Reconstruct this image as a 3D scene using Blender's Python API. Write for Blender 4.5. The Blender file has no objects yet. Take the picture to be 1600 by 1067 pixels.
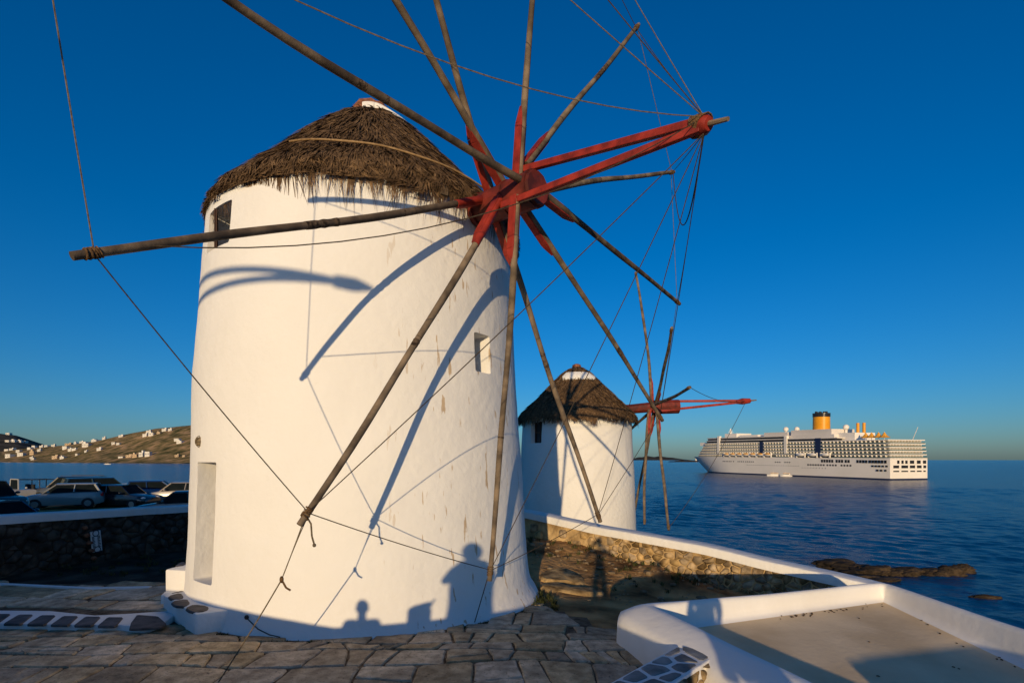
import bpy, bmesh, math, random
import numpy as np
from mathutils import Vector, Matrix, noise as mnoise

sc = bpy.context.scene
COL = sc.collection
R = math.radians
rng = random.Random(7)

# ------------------------------------------------------------------ camera
FPX = 819.7                      # focal length in pixels of a 1600 wide picture
HZ = 718.0                       # picture row of the horizon
cd = bpy.data.cameras.new('camera')
cam = bpy.data.objects.new('camera', cd)
COL.objects.link(cam)
cam.location = (0, 0, 0)
cam.rotation_euler = (R(90), 0, 0)
cd.sensor_width = 36
cd.lens = FPX / 1600 * 36
cd.shift_y = (HZ - 533.5) / 1600
cd.clip_start = 0.05
cd.clip_end = 80000
sc.camera = cam

# ------------------------------------------------------------------ sun and sky
SUN_AZ, SUN_EL = R(9.08), R(8.27)      # the light travels towards this azimuth (from +Y to +X)
SD = Vector((math.sin(SUN_AZ) * math.cos(SUN_EL), math.cos(SUN_AZ) * math.cos(SUN_EL), -math.sin(SUN_EL)))
ld = bpy.data.lights.new('sun', 'SUN')
ld.energy = 3.7
ld.angle = R(0.5)
ld.color = (1.0, 0.74, 0.42)
sun = bpy.data.objects.new('sun', ld)
COL.objects.link(sun)
sun.rotation_euler = SD.to_track_quat('-Z', 'Y').to_euler()
sun.location = (-20, -60, 30)

world = bpy.data.worlds.new('World')
sc.world = world
world.use_nodes = True
wn = world.node_tree
bg = wn.nodes['Background']
sky = wn.nodes.new('ShaderNodeTexSky')
sky.sky_type = 'NISHITA'
sky.sun_disc = False
sky.sun_elevation = SUN_EL
sky.sun_rotation = math.pi + SUN_AZ
sky.altitude = 20
sky.air_density = 1.0
sky.dust_density = 0.7
sky.ozone_density = 6.0
hs = wn.nodes.new('ShaderNodeHueSaturation')
hs.inputs['Saturation'].default_value = 1.11
hs.inputs['Hue'].default_value = 0.5
hs.inputs['Value'].default_value = 1.0
wn.links.new(sky.outputs[0], hs.inputs['Color'])
wn.links.new(hs.outputs[0], bg.inputs[0])
bg.inputs[1].default_value = 0.138

vs = sc.view_settings
sc.display_settings.display_device = 'sRGB'
vs.view_transform = 'Standard'
vs.look = 'None'
vs.gamma = 1
vs.exposure = 0.0
vs.use_curve_mapping = False
sc.cycles.max_bounces = 6
sc.cycles.diffuse_bounces = 3
sc.cycles.use_denoising = True

# ------------------------------------------------------------------ helpers
def px(x, y, Y):
    """world point at depth Y on the sight line of picture point (x, y)"""
    return Vector(((x - 800) / FPX * Y, Y, -(y - HZ) / FPX * Y))

def pxz(x, y, z):
    return px(x, y, -z * FPX / (y - HZ))

class MB:
    def __init__(s):
        s.v, s.f, s.m = [], [], []
    def add(s, vs_, fs, mi=0):
        b = len(s.v)
        s.v += [tuple(p) for p in vs_]
        s.f += [tuple(i + b for i in f) for f in fs]
        s.m += [mi] * len(fs)
        return s
    def box(s, c, d, rot=None, mi=0):
        q = []
        for sx in (-.5, .5):
            for sy in (-.5, .5):
                for sz in (-.5, .5):
                    p = Vector((sx * d[0], sy * d[1], sz * d[2]))
                    if rot is not None: p = rot @ p
                    q.append(p + Vector(c))
        return s.add(q, [(0, 1, 3, 2), (4, 6, 7, 5), (0, 4, 5, 1), (2, 3, 7, 6), (0, 2, 6, 4), (1, 5, 7, 3)], mi)
    def bar(s, a, b, w, h, up=(0, 0, 1), mi=0, w2=None, h2=None):
        a, b = Vector(a), Vector(b)
        d = (b - a).normalized()
        up = Vector(up)
        x = d.cross(up)
        if x.length < 1e-4: x = d.cross(Vector((1, 0, 0)))
        x.normalize(); y = x.cross(d)
        w2 = w if w2 is None else w2; h2 = h if h2 is None else h2
        q = []
        for p, ww, hh in ((a, w, h), (b, w2, h2)):
            q += [p - x * ww / 2 - y * hh / 2, p + x * ww / 2 - y * hh / 2, p + x * ww / 2 + y * hh / 2, p - x * ww / 2 + y * hh / 2]
        return s.add(q, [(3, 2, 1, 0), (4, 5, 6, 7), (0, 1, 5, 4), (1, 2, 6, 5), (2, 3, 7, 6), (3, 0, 4, 7)], mi)
    def tube(s, pts, rad, n=8, mi=0, cap=True):
        pts = [Vector(p) for p in pts]
        if not hasattr(rad, '__len__'): rad = [rad] * len(pts)
        d0 = (pts[1] - pts[0]).normalized()
        x = d0.cross(Vector((0, 0, 1)))
        if x.length < 1e-3: x = d0.cross(Vector((1, 0, 0)))
        x.normalize()
        q = []
        for i, p in enumerate(pts):
            d = (pts[min(i + 1, len(pts) - 1)] - pts[max(i - 1, 0)]).normalized()
            x = (x - d * x.dot(d)).normalized(); y = d.cross(x)
            for k in range(n):
                a = 2 * math.pi * k / n
                q.append(p + (x * math.cos(a) + y * math.sin(a)) * rad[i])
        fs = []
        for i in range(len(pts) - 1):
            for k in range(n):
                fs.append((i * n + k, i * n + (k + 1) % n, (i + 1) * n + (k + 1) % n, (i + 1) * n + k))
        if cap:
            fs.append(tuple(range(n - 1, -1, -1))); fs.append(tuple((len(pts) - 1) * n + k for k in range(n)))
        return s.add(q, fs, mi)
    def lathe(s, prof, c=(0, 0, 0), n=24, mi=0, cap=True):
        q, fs = [], []
        for r, z in prof:
            for k in range(n):
                a = 2 * math.pi * k / n
                q.append((c[0] + r * math.cos(a), c[1] + r * math.sin(a), c[2] + z))
        for i in range(len(prof) - 1):
            for k in range(n):
                fs.append((i * n + k, i * n + (k + 1) % n, (i + 1) * n + (k + 1) % n, (i + 1) * n + k))
        if cap:
            fs.append(tuple(range(n - 1, -1, -1))); fs.append(tuple((len(prof) - 1) * n + k for k in range(n)))
        return s.add(q, fs, mi)
    def prism(s, poly, z0, z1, mi=0):
        n = len(poly)
        g0 = z0 if callable(z0) else (lambda x, y: z0)
        g1 = z1 if callable(z1) else (lambda x, y: z1)
        q = [(p[0], p[1], g0(p[0], p[1])) for p in poly] + [(p[0], p[1], g1(p[0], p[1])) for p in poly]
        fs = [tuple(range(n - 1, -1, -1)), tuple(range(n, 2 * n))] + [(i, (i + 1) % n, (i + 1) % n + n, i + n) for i in range(n)]
        return s.add(q, fs, mi)
    def sphere(s, c, r, n=12, m=8, mi=0):
        if not hasattr(r, '__len__'): r = (r, r, r)
        q = [(c[0], c[1], c[2] - r[2])]
        for i in range(1, m):
            t = math.pi * i / m
            for k in range(n):
                a = 2 * math.pi * k / n
                q.append((c[0] + r[0] * math.sin(t) * math.cos(a), c[1] + r[1] * math.sin(t) * math.sin(a), c[2] - r[2] * math.cos(t)))
        q.append((c[0], c[1], c[2] + r[2]))
        fs = [(0, 1 + (k + 1) % n, 1 + k) for k in range(n)]
        for i in range(m - 2):
            for k in range(n):
                fs.append((1 + i * n + k, 1 + i * n + (k + 1) % n, 1 + (i + 1) * n + (k + 1) % n, 1 + (i + 1) * n + k))
        l = len(q) - 1
        fs += [(l, l - n + k, l - n + (k + 1) % n) for k in range(n)]
        return s.add(q, fs, mi)
    def mesh(s, name, org=(0, 0, 0)):
        me = bpy.data.meshes.new(name)
        o = Vector(org)
        me.from_pydata([tuple(Vector(p) - o) for p in s.v], [], s.f)
        if s.m and max(s.m) > 0:
            me.polygons.foreach_set('material_index', s.m)
        me.update()
        return me

def origin(o):
    p = Vector((0, 0, 0))
    while o is not None:
        p += o.location; o = o.parent
    return p

def obj(name, mb, mats, parent=None, smooth=None, bevel=0, fix=False, label=None, kind=None):
    """one mesh object; the geometry is given in the space of the thing's surroundings and moved to its origin"""
    me = mb.mesh(name, origin(parent)) if isinstance(mb, MB) else mb
    for m in (mats if isinstance(mats, (list, tuple)) else [mats]):
        me.materials.append(m)
    if bevel or fix:
        bm = bmesh.new(); bm.from_mesh(me)
        if fix:
            bmesh.ops.remove_doubles(bm, verts=bm.verts, dist=1e-5)
            bmesh.ops.recalc_face_normals(bm, faces=bm.faces)
        if bevel:
            es = [e for e in bm.edges if len(e.link_faces) == 2 and e.calc_face_angle(0) > 0.5]
            bmesh.ops.bevel(bm, geom=es, offset=bevel, segments=2, profile=0.5, affect='EDGES', clamp_overlap=True)
        bm.to_mesh(me); bm.free()
    if smooth is not None:
        me.shade_smooth()
        me.set_sharp_from_angle(angle=R(smooth))
    o = bpy.data.objects.new(name, me)
    COL.objects.link(o)
    if parent is not None: o.parent = parent
    if label: o['label'] = label
    if kind: o['kind'] = kind
    return o

def thing(name, label, cat, loc=(0, 0, 0), group=None, rz=0):
    o = bpy.data.objects.new(name, None)
    COL.objects.link(o)
    o.empty_display_size = 0.2
    o.location = loc; o.rotation_euler = (0, 0, rz)
    o['label'] = label; o['category'] = cat
    if group: o['group'] = group
    return o

def tag(o, label, cat, group=None):
    o['label'] = label; o['category'] = cat
    if group: o['group'] = group
    return o

def struct(name, mb, mats, **k):
    o = obj(name, mb, mats, **k); o['kind'] = 'structure'; return o

def copy_tree(o, parent=None):
    c = o.copy(); COL.objects.link(c)
    if parent is not None: c.parent = parent
    for ch in list(o.children): copy_tree(ch, c)
    return c

def vnoise(p, s=1.0, o=0):
    return mnoise.noise(Vector((p[0] * s + o, p[1] * s + o * 1.7, p[2] * s - o)))

# ------------------------------------------------------------------ materials
def mat(name, c1, c2=None, scale=4, rough=0.8, bump=0.0, bscale=None, metal=0, stretch=None, rand=0.0,
        spec=0.3, detail=6, c3=None, bdist=0.02, contrast=(0.35, 0.65)):
    m = bpy.data.materials.new(name)
    m.use_nodes = True
    nt = m.node_tree; N, L = nt.nodes, nt.links
    b = N['Principled BSDF']
    b.inputs['Roughness'].default_value = rough
    b.inputs['Metallic'].default_value = metal
    b.inputs['Specular IOR Level'].default_value = spec
    c2 = c2 or c1
    tc = N.new('ShaderNodeTexCoord')
    vec = tc.outputs['Object']
    if stretch:
        mp = N.new('ShaderNodeMapping'); mp.inputs['Scale'].default_value = stretch
        L.new(vec, mp.inputs['Vector']); vec = mp.outputs[0]
    nz = N.new('ShaderNodeTexNoise'); nz.inputs['Scale'].default_value = scale; nz.inputs['Detail'].default_value = detail
    L.new(vec, nz.inputs['Vector'])
    rp = N.new('ShaderNodeValToRGB')
    rp.color_ramp.elements[0].color = (*c1, 1); rp.color_ramp.elements[1].color = (*c2, 1)
    rp.color_ramp.elements[0].position = contrast[0]; rp.color_ramp.elements[1].position = contrast[1]
    if c3:
        e = rp.color_ramp.elements.new(sum(contrast) / 2); e.color = (*c3, 1)
    L.new(nz.outputs['Fac'], rp.inputs['Fac'])
    out = rp.outputs['Color']
    if rand:
        oi = N.new('ShaderNodeObjectInfo')
        mr = N.new('ShaderNodeMapRange'); mr.inputs['To Min'].default_value = 1 - rand; mr.inputs['To Max'].default_value = 1 + rand
        L.new(oi.outputs['Random'], mr.inputs['Value'])
        h = N.new('ShaderNodeHueSaturation')
        L.new(out, h.inputs['Color']); L.new(mr.outputs[0], h.inputs['Value'])
        mr2 = N.new('ShaderNodeMath'); mr2.operation = 'MULTIPLY_ADD'
        fr = N.new('ShaderNodeMath'); fr.operation = 'FRACT'
        mu = N.new('ShaderNodeMath'); mu.operation = 'MULTIPLY'; mu.inputs[1].default_value = 7.31
        L.new(oi.outputs['Random'], mu.inputs[0]); L.new(mu.outputs[0], fr.inputs[0]); L.new(fr.outputs[0], mr2.inputs[0])
        mr2.inputs[1].default_value = rand * 1.2; mr2.inputs[2].default_value = 1 - rand * .6
        L.new(mr2.outputs[0], h.inputs['Saturation'])
        out = h.outputs[0]
    L.new(out, b.inputs['Base Color'])
    if bump:
        nb = N.new('ShaderNodeTexNoise'); nb.inputs['Scale'].default_value = bscale or scale * 4; nb.inputs['Detail'].default_value = 8
        L.new(vec, nb.inputs['Vector'])
        bp = N.new('ShaderNodeBump'); bp.inputs['Strength'].default_value = bump; bp.inputs['Distance'].default_value = bdist
        L.new(nb.outputs['Fac'], bp.inputs['Height']); L.new(bp.outputs[0], b.inputs['Normal'])
    return m

def plaster(name, base=(0.80, 0.79, 0.765), stains=0.0, grime=0.12, bump=.5, bscale=6, bdist=.05):
    m = mat(name, tuple(c * .955 for c in base), base, scale=1.1, rough=0.85, bump=bump, bscale=bscale, spec=0.15, bdist=bdist, contrast=(.3, .7))
    nt = m.node_tree; N, L = nt.nodes, nt.links
    b = N['Principled BSDF']
    src = b.inputs['Base Color'].links[0].from_socket
    tc = N['Texture Coordinate']
    # pale grime
    g = N.new('ShaderNodeTexNoise'); g.inputs['Scale'].default_value = 0.55; g.inputs['Detail'].default_value = 9; g.inputs['Roughness'].default_value = .62
    mp = N.new('ShaderNodeMapping'); mp.inputs['Scale'].default_value = (1, 1, .4)
    L.new(tc.outputs['Object'], mp.inputs['Vector']); L.new(mp.outputs[0], g.inputs['Vector'])
    gr = N.new('ShaderNodeMapRange'); gr.inputs['From Min'].default_value = .5; gr.inputs['From Max'].default_value = .78
    gr.inputs['To Max'].default_value = grime * 2.2
    L.new(g.outputs['Fac'], gr.inputs['Value'])
    mx = N.new('ShaderNodeMix'); mx.data_type = 'RGBA'
    L.new(gr.outputs[0], mx.inputs['Factor']); L.new(src, mx.inputs['A']); mx.inputs['B'].default_value = (.55, .50, .42, 1)
    out = mx.outputs['Result']
    if stains:
        # brown cracks running down where the wash has flaked
        s = N.new('ShaderNodeTexNoise'); s.inputs['Scale'].default_value = 2.2; s.inputs['Detail'].default_value = 5
        mp2 = N.new('ShaderNodeMapping'); mp2.inputs['Scale'].default_value = (5.5, 5.5, .8); mp2.inputs['Location'].default_value = (2.3, .7, .2)
        L.new(tc.outputs['Object'], mp2.inputs['Vector']); L.new(mp2.outputs[0], s.inputs['Vector'])
        sr = N.new('ShaderNodeMapRange'); sr.inputs['From Min'].default_value = .668 - stains; sr.inputs['From Max'].default_value = .70 - stains
        L.new(s.outputs['Fac'], sr.inputs['Value'])
        mx2 = N.new('ShaderNodeMix'); mx2.data_type = 'RGBA'
        mul = N.new('ShaderNodeMath'); mul.operation = 'MULTIPLY'; mul.inputs[1].default_value = .75
        # only on the seaward flank, which the weather reaches
        sep = N.new('ShaderNodeSeparateXYZ'); L.new(tc.outputs['Object'], sep.inputs[0])
        rg = N.new('ShaderNodeMapRange'); rg.inputs['From Min'].default_value = .7; rg.inputs['From Max'].default_value = 1.6
        L.new(sep.outputs['X'], rg.inputs['Value'])
        mul2 = N.new('ShaderNodeMath'); mul2.operation = 'MULTIPLY'
        L.new(sr.outputs[0], mul.inputs[0]); L.new(mul.outputs[0], mul2.inputs[0]); L.new(rg.outputs[0], mul2.inputs[1])
        L.new(mul2.outputs[0], mx2.inputs['Factor']); L.new(out, mx2.inputs['A']); mx2.inputs['B'].default_value = (.42, .27, .12, 1)
        out = mx2.outputs['Result']
    L.new(out, b.inputs['Base Color'])
    return m

M = {}
M['wash'] = plaster('whitewash', stains=0.028, grime=.03, bump=.32)
M['wash2'] = plaster('whitewash_second', (0.80, 0.785, 0.75), grime=.15)
M['wash3'] = plaster('whitewash_walls', (0.76, 0.75, 0.73), grime=.2)
M['wash_smooth'] = plaster('smooth_whitewash', (0.80, 0.785, 0.755), grime=.22, bump=.25, bscale=8, bdist=.025)
M['wash_old'] = plaster('old_whitewash', (0.74, 0.74, 0.73), grime=.3)
M['roofwash'] = mat('roof_screed', (0.60, 0.45, 0.27), (0.78, 0.61, 0.39), scale=1.1, rough=.85, bump=.35, bscale=14, detail=12, spec=.15, c3=(.70, .54, .34), bdist=.015)
M['thatch'] = mat('thatch_reed', (0.055, 0.034, 0.020), (0.26, 0.16, 0.08), scale=9, rough=.9, c3=(.12, .075, .042), spec=.1, contrast=(.25, .75))
M['thatch_dark'] = mat('thatch_under', (0.03, 0.02, 0.012), (0.07, 0.045, 0.028), scale=6, rough=.95, bump=.5, bscale=30, spec=.05)
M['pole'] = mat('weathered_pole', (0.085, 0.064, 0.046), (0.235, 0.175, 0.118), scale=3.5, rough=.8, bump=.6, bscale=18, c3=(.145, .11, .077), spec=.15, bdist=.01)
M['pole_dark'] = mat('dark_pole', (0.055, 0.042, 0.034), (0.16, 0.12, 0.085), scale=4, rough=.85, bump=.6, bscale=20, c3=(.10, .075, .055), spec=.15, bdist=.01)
M['bark'] = mat('bark_splice', (0.03, 0.022, 0.018), (0.14, 0.10, 0.07), scale=22, rough=.95, bump=1, bscale=40, spec=.05)
M['red'] = mat('red_paint', (0.15, 0.016, 0.010), (0.32, 0.032, 0.018), scale=5, rough=.55, bump=.4, bscale=25, c3=(.25, .024, .013), spec=.3, bdist=.008)
M['axle'] = mat('red_axle', (0.07, 0.014, 0.010), (0.20, 0.028, 0.016), scale=4, rough=.6, bump=.4, bscale=18, c3=(.135, .02, .012), spec=.3, bdist=.01)
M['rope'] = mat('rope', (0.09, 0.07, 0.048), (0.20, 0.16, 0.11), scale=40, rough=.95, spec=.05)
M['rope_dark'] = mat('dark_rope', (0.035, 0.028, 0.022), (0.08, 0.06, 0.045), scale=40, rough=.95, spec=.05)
M['lash'] = mat('lashing', (0.06, 0.035, 0.02), (0.20, 0.12, 0.06), scale=60, rough=.95, spec=.05, bump=.5, bscale=90)
M['shutter'] = mat('brown_shutter', (0.045, 0.022, 0.014), (0.085, 0.04, 0.024), scale=6, rough=.6, stretch=(6, 6, .6), spec=.3)
M['dark'] = mat('dark_interior', (0.012, 0.011, 0.010), (0.02, 0.018, 0.016), rough=.7)
M['glass'] = mat('window_glass', (0.02, 0.025, 0.03), (0.03, 0.035, 0.04), rough=.08, spec=.6)
def flag_material():
    m = mat('flagstone', (0.34, 0.245, 0.145), (0.78, 0.60, 0.385), scale=7, rough=.85, bump=.9, bscale=22, c3=(.58, .43, .265), rand=.28, spec=.2, bdist=.02, detail=14, contrast=(.28, .72))
    nt = m.node_tree; N, L = nt.nodes, nt.links; b = N['Principled BSDF']
    src = b.inputs['Base Color'].links[0].from_socket; tc = N['Texture Coordinate']
    mul = src
    for sc_, lo, hi, dark in ((1.7, .38, .6, .62), (34, .30, .42, .45)):
        nz = N.new('ShaderNodeTexNoise'); nz.inputs['Scale'].default_value = sc_; nz.inputs['Detail'].default_value = 6; L.new(tc.outputs['Object'], nz.inputs['Vector'])
        mr = N.new('ShaderNodeMapRange'); mr.inputs['From Min'].default_value = lo; mr.inputs['From Max'].default_value = hi; mr.inputs['To Min'].default_value = dark; L.new(nz.outputs['Fac'], mr.inputs['Value'])
        mx = N.new('ShaderNodeMix'); mx.data_type = 'RGBA'; mx.blend_type = 'MULTIPLY'; mx.inputs['Factor'].default_value = 1
        L.new(mul, mx.inputs['A']); L.new(mr.outputs[0], mx.inputs['B']); mul = mx.outputs['Result']
    L.new(mul, b.inputs['Base Color'])
    return m
M['flag'] = flag_material()
M['joint'] = mat('joint_earth', (0.07, 0.05, 0.032), (0.20, 0.15, 0.10), scale=9, rough=.95, bump=.7, bscale=40, spec=.05)
M['slate'] = mat('dark_slate', (0.05, 0.042, 0.037), (0.13, 0.11, 0.10), scale=5, rough=.7, bump=.5, bscale=16, rand=.15, spec=.25, bdist=.015)
M['greystone'] = mat('grey_stone', (0.12, 0.12, 0.115), (0.27, 0.265, 0.25), scale=5, rough=.75, bump=.6, bscale=16, rand=.2, spec=.25, bdist=.015)
M['earth'] = mat('earth', (0.10, 0.055, 0.024), (0.52, 0.31, 0.13), scale=1.1, rough=.95, bump=1.0, bscale=7, c3=(.30, .17, .07), spec=.05, detail=10, bdist=.08)
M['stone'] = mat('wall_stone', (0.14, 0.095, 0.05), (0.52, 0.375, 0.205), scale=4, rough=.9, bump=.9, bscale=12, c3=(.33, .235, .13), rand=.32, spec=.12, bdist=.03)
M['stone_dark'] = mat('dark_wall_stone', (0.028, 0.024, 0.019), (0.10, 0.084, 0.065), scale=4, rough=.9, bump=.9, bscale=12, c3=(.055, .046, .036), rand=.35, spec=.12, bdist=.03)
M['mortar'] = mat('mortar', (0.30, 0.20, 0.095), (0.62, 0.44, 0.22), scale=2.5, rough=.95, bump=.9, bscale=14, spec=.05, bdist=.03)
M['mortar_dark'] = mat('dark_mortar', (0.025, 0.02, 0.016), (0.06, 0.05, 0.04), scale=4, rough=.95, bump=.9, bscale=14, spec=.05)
M['rock'] = mat('shore_rock', (0.014, 0.011, 0.008), (0.08, 0.054, 0.03), scale=.5, rough=.85, bump=1, bscale=2, c3=(.035, .025, .016), spec=.2, bdist=.3)
M['asphalt'] = mat('car_park_asphalt', (0.04, 0.038, 0.036), (0.07, 0.066, 0.06), scale=2, rough=.95, bump=.3, bscale=60)
M['hill'] = mat('hill_scrub', (0.045, 0.052, 0.020), (0.46, 0.29, 0.155), scale=.018, rough=.95, bump=.5, bscale=.05, c3=(.20, .15, .066), detail=12, spec=.02, bdist=8, contrast=(.30, .68))
M['hill_far'] = mat('far_hill_scrub', (0.04, 0.04, 0.035), (0.10, 0.085, 0.065), scale=.008, rough=.95, detail=10, spec=.02)
M['house'] = mat('house_white', (0.60, 0.57, 0.52), (0.72, 0.69, 0.63), scale=.1, rough=.8, rand=.08)
M['house_ochre'] = mat('house_ochre', (0.44, 0.32, 0.20), (0.52, 0.39, 0.26), scale=.1, rough=.8, rand=.1)
M['tyre'] = mat('tyre', (0.015, 0.015, 0.015), (0.025, 0.025, 0.025), rough=.8)
M['rim'] = mat('rim', (0.35, 0.35, 0.36), (0.4, 0.4, 0.4), rough=.3, metal=.8)
M['cglass'] = mat('car_glass', (0.008, 0.012, 0.014), (0.012, 0.016, 0.018), rough=.15, spec=.06)
M['cglass'].node_tree.nodes['Principled BSDF'].inputs['IOR'].default_value = 1.12
M['lampglass'] = mat('lamp_glass', (0.6, 0.6, 0.58), (0.7, 0.7, 0.66), rough=.1, spec=.7)
M['redlight'] = mat('red_light', (0.5, 0.02, 0.025), (0.6, 0.03, 0.03), rough=.15, spec=.6)
M['trim'] = mat('black_trim', (0.02, 0.02, 0.02), (0.03, 0.03, 0.03), rough=.6)
def paint(name, c, rough=.25):
    m = mat(name, c, tuple(x * 1.06 for x in c), scale=2, rough=rough, spec=.5)
    m.node_tree.nodes['Principled BSDF'].inputs['Coat Weight'].default_value = .6
    return m
M['ship_white'] = mat('ship_white', (0.80, 0.745, 0.66), (0.86, 0.80, 0.72), scale=.05, rough=.5)
M['ship_grey'] = mat('ship_grey', (0.68, 0.63, 0.56), (0.75, 0.69, 0.62), scale=.05, rough=.5)
M['ship_dark'] = mat('ship_dark', (0.015, 0.016, 0.02), (0.03, 0.03, 0.034), scale=.1, rough=.25)
M['ship_teal'] = mat('balcony_glass', (0.04, 0.09, 0.09), (0.08, 0.15, 0.145), scale=.2, rough=.12, spec=.6)
M['ship_cabin'] = mat('cabin_wall', (0.26, 0.25, 0.22), (0.34, 0.32, 0.28), scale=.2, rough=.5)
M['ship_yellow'] = mat('funnel_yellow', (0.72, 0.30, 0.012), (0.78, 0.34, 0.016), scale=.1, rough=.4)
M['ship_orange'] = mat('lifeboat_orange', (0.72, 0.33, 0.035), (0.80, 0.38, 0.05), scale=.2, rough=.45)
M['ship_blue'] = mat('boot_top_blue', (0.012, 0.02, 0.06), (0.016, 0.026, 0.075), scale=.1, rough=.4)
M['terra'] = mat('terracotta', (0.16, 0.06, 0.032), (0.34, 0.14, 0.07), scale=14, rough=.9, bump=.6)
M['metal'] = mat('grey_metal', (0.25, 0.24, 0.22), (0.36, 0.34, 0.30), scale=10, rough=.5, metal=.5)
M['brass'] = mat('old_lamp_metal', (0.10, 0.075, 0.045), (0.24, 0.18, 0.10), scale=20, rough=.6, bump=.4)
M['sign'] = mat('sign_white', (0.62, 0.62, 0.60), (0.7, 0.7, 0.68), scale=3, rough=.5)
M['ink'] = mat('sign_ink', (0.02, 0.02, 0.03), (0.03, 0.03, 0.045), rough=.6)
M['weed'] = mat('weeds', (0.02, 0.028, 0.010), (0.08, 0.085, 0.03), scale=8, rough=.9, spec=.1)
M['skin'] = mat('skin', (0.42, 0.25, 0.17), (0.47, 0.29, 0.2), scale=8, rough=.6)
M['cloth1'] = mat('navy_cloth', (0.03, 0.04, 0.08), (0.05, 0.06, 0.11), scale=12, rough=.9)
M['cloth2'] = mat('grey_cloth', (0.16, 0.16, 0.17), (0.22, 0.22, 0.23), scale=12, rough=.9)
M['cloth3'] = mat('red_cloth', (0.30, 0.05, 0.04), (0.36, 0.07, 0.05), scale=12, rough=.9)
M['hair'] = mat('hair', (0.02, 0.014, 0.01), (0.05, 0.035, 0.025), scale=30, rough=.7)

def sea_material():
    m = bpy.data.materials.new('sea_water'); m.use_nodes = True
    nt = m.node_tree; N, L = nt.nodes, nt.links
    b = N['Principled BSDF']
    b.inputs['Base Color'].default_value = (0.0006, 0.045, 0.130, 1)
    b.inputs['Roughness'].default_value = .2
    b.inputs['IOR'].default_value = 1.333
    b.inputs['Specular IOR Level'].default_value = .24
    tc = N.new('ShaderNodeTexCoord')
    prev = None
    for sc_, dist, st in ((.3, .7, (1, 2.0, 1)), (1.4, .25, (1, 1.8, 1))):
        mp = N.new('ShaderNodeMapping'); mp.inputs['Scale'].default_value = st; mp.inputs['Rotation'].default_value = (0, 0, .25)
        L.new(tc.outputs['Object'], mp.inputs['Vector'])
        nz = N.new('ShaderNodeTexNoise'); nz.inputs['Scale'].default_value = sc_; nz.inputs['Detail'].default_value = 5
        L.new(mp.outputs[0], nz.inputs['Vector'])
        bp = N.new('ShaderNodeBump'); bp.inputs['Strength'].default_value = .9; bp.inputs['Distance'].default_value = dist
        L.new(nz.outputs['Fac'], bp.inputs['Height'])
        if prev: L.new(prev, bp.inputs['Normal'])
        prev = bp.outputs[0]
    L.new(prev, b.inputs['Normal'])
    return m
M['sea'] = sea_material()

# ------------------------------------------------------------------ terrain
SEA_Z = -17.2
CTRL = np.array([
    (-2.2, 7.4, -2.60), (-5.0, 8.0, -2.57), (.35, 10.3, -2.75), (1.5, 7.2, -2.60), (0, 5.0, -2.58), (-8, 6, -2.60),
    (-7.5, 10.0, -2.60), (-11, 12, -2.62), (-10.3, 16, -2.75), (-16, 20, -2.85), (-24, 26, -2.9), (-30, 38, -2.95), (-22, 40, -2.95),
    (1.85, 11.6, -2.84), (1.7, 13, -2.70), (1.2, 15.2, -2.38), (2.2, 14.3, -2.46), (3.2, 13.3, -2.66), (4.5, 12.3, -2.92), (7.0, 10.3, -3.25), (0.2, 16, -2.35), (-4, 18, -2.8), (4.2, 10.3, -3.1),
    (6, 7, -3.3), (12, 6, -4.2), (3, 25, -4.2), (-40, 20, -2.9), (-60, 40, -3), (-2, 30, -4), (0, -10, -2.6), (-30, -10, -2.6), (20, -10, -4), (-60, -30, -2.6), (30, -40, -4), (0, -60, -2.6)])
_d = np.linalg.norm(CTRL[:, None, :2] - CTRL[None, :, :2], axis=2)
_w = np.linalg.solve(_d + np.eye(len(CTRL)) * .05, CTRL[:, 2] + 3)
WA, WB = Vector((0.10, 16.39)), Vector((7.15, 10.5))       # plan line of the seaward wall
WD = (WB - WA).normalized(); WN = Vector((-WD.y, WD.x))
def sd_wall(x, y): return (x - WA.x) * WN.x + (y - WA.y) * WN.y

def plateau(x, y):
    x, y = np.asarray(x, float), np.asarray(y, float)
    d = np.sqrt((x[..., None] - CTRL[:, 0]) ** 2 + (y[..., None] - CTRL[:, 1]) ** 2)
    return d @ _w - 3
def sstep(t): t = np.clip(t, 0, 1); return t * t * (3 - 2 * t)
def height(x, y):
    x, y = np.asarray(x, float), np.asarray(y, float)
    h = plateau(x, y)
    s = sd_wall(x, y)
    h = h + (np.minimum(h, -5.0) - h) * sstep((s - .1) / 1.2)
    h = h - np.clip(s - 9, 0, None) * .62
    e = np.where(x > 9, (x - 9) * .45, 0)
    h = h - np.clip(e - np.clip(-y * .3, 0, None), 0, None)
    h = h - np.clip(y - 47 - np.clip(-(x + 10) * .12, 0, 10), 0, None) * .55
    return np.maximum(h, SEA_Z - 7)

def grid_mesh(name, xs, ys, zf, holes=None):
    X, Y = np.meshgrid(xs, ys)
    Z = zf(X, Y)
    n, m_ = X.shape
    v = np.stack([X.ravel(), Y.ravel(), Z.ravel()], 1)
    f = []
    for i in range(n - 1):
        for j in range(m_ - 1):
            a = i * m_ + j
            f.append((a, a + 1, a + m_ + 1, a + m_))
    me = bpy.data.meshes.new(name); me.from_pydata(v.tolist(), [], f); me.update()
    return me

def stepped(lo, hi, mid0, mid1, fine, grow=1.18):
    xs = list(np.arange(mid0, mid1 + 1e-6, fine))
    s = fine; x = mid1
    while x < hi: s *= grow; x += s; xs.append(x)
    s = fine; x = mid0
    while x > lo: s *= grow; x -= s; xs.insert(0, x)
    return np.array(xs)

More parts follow.
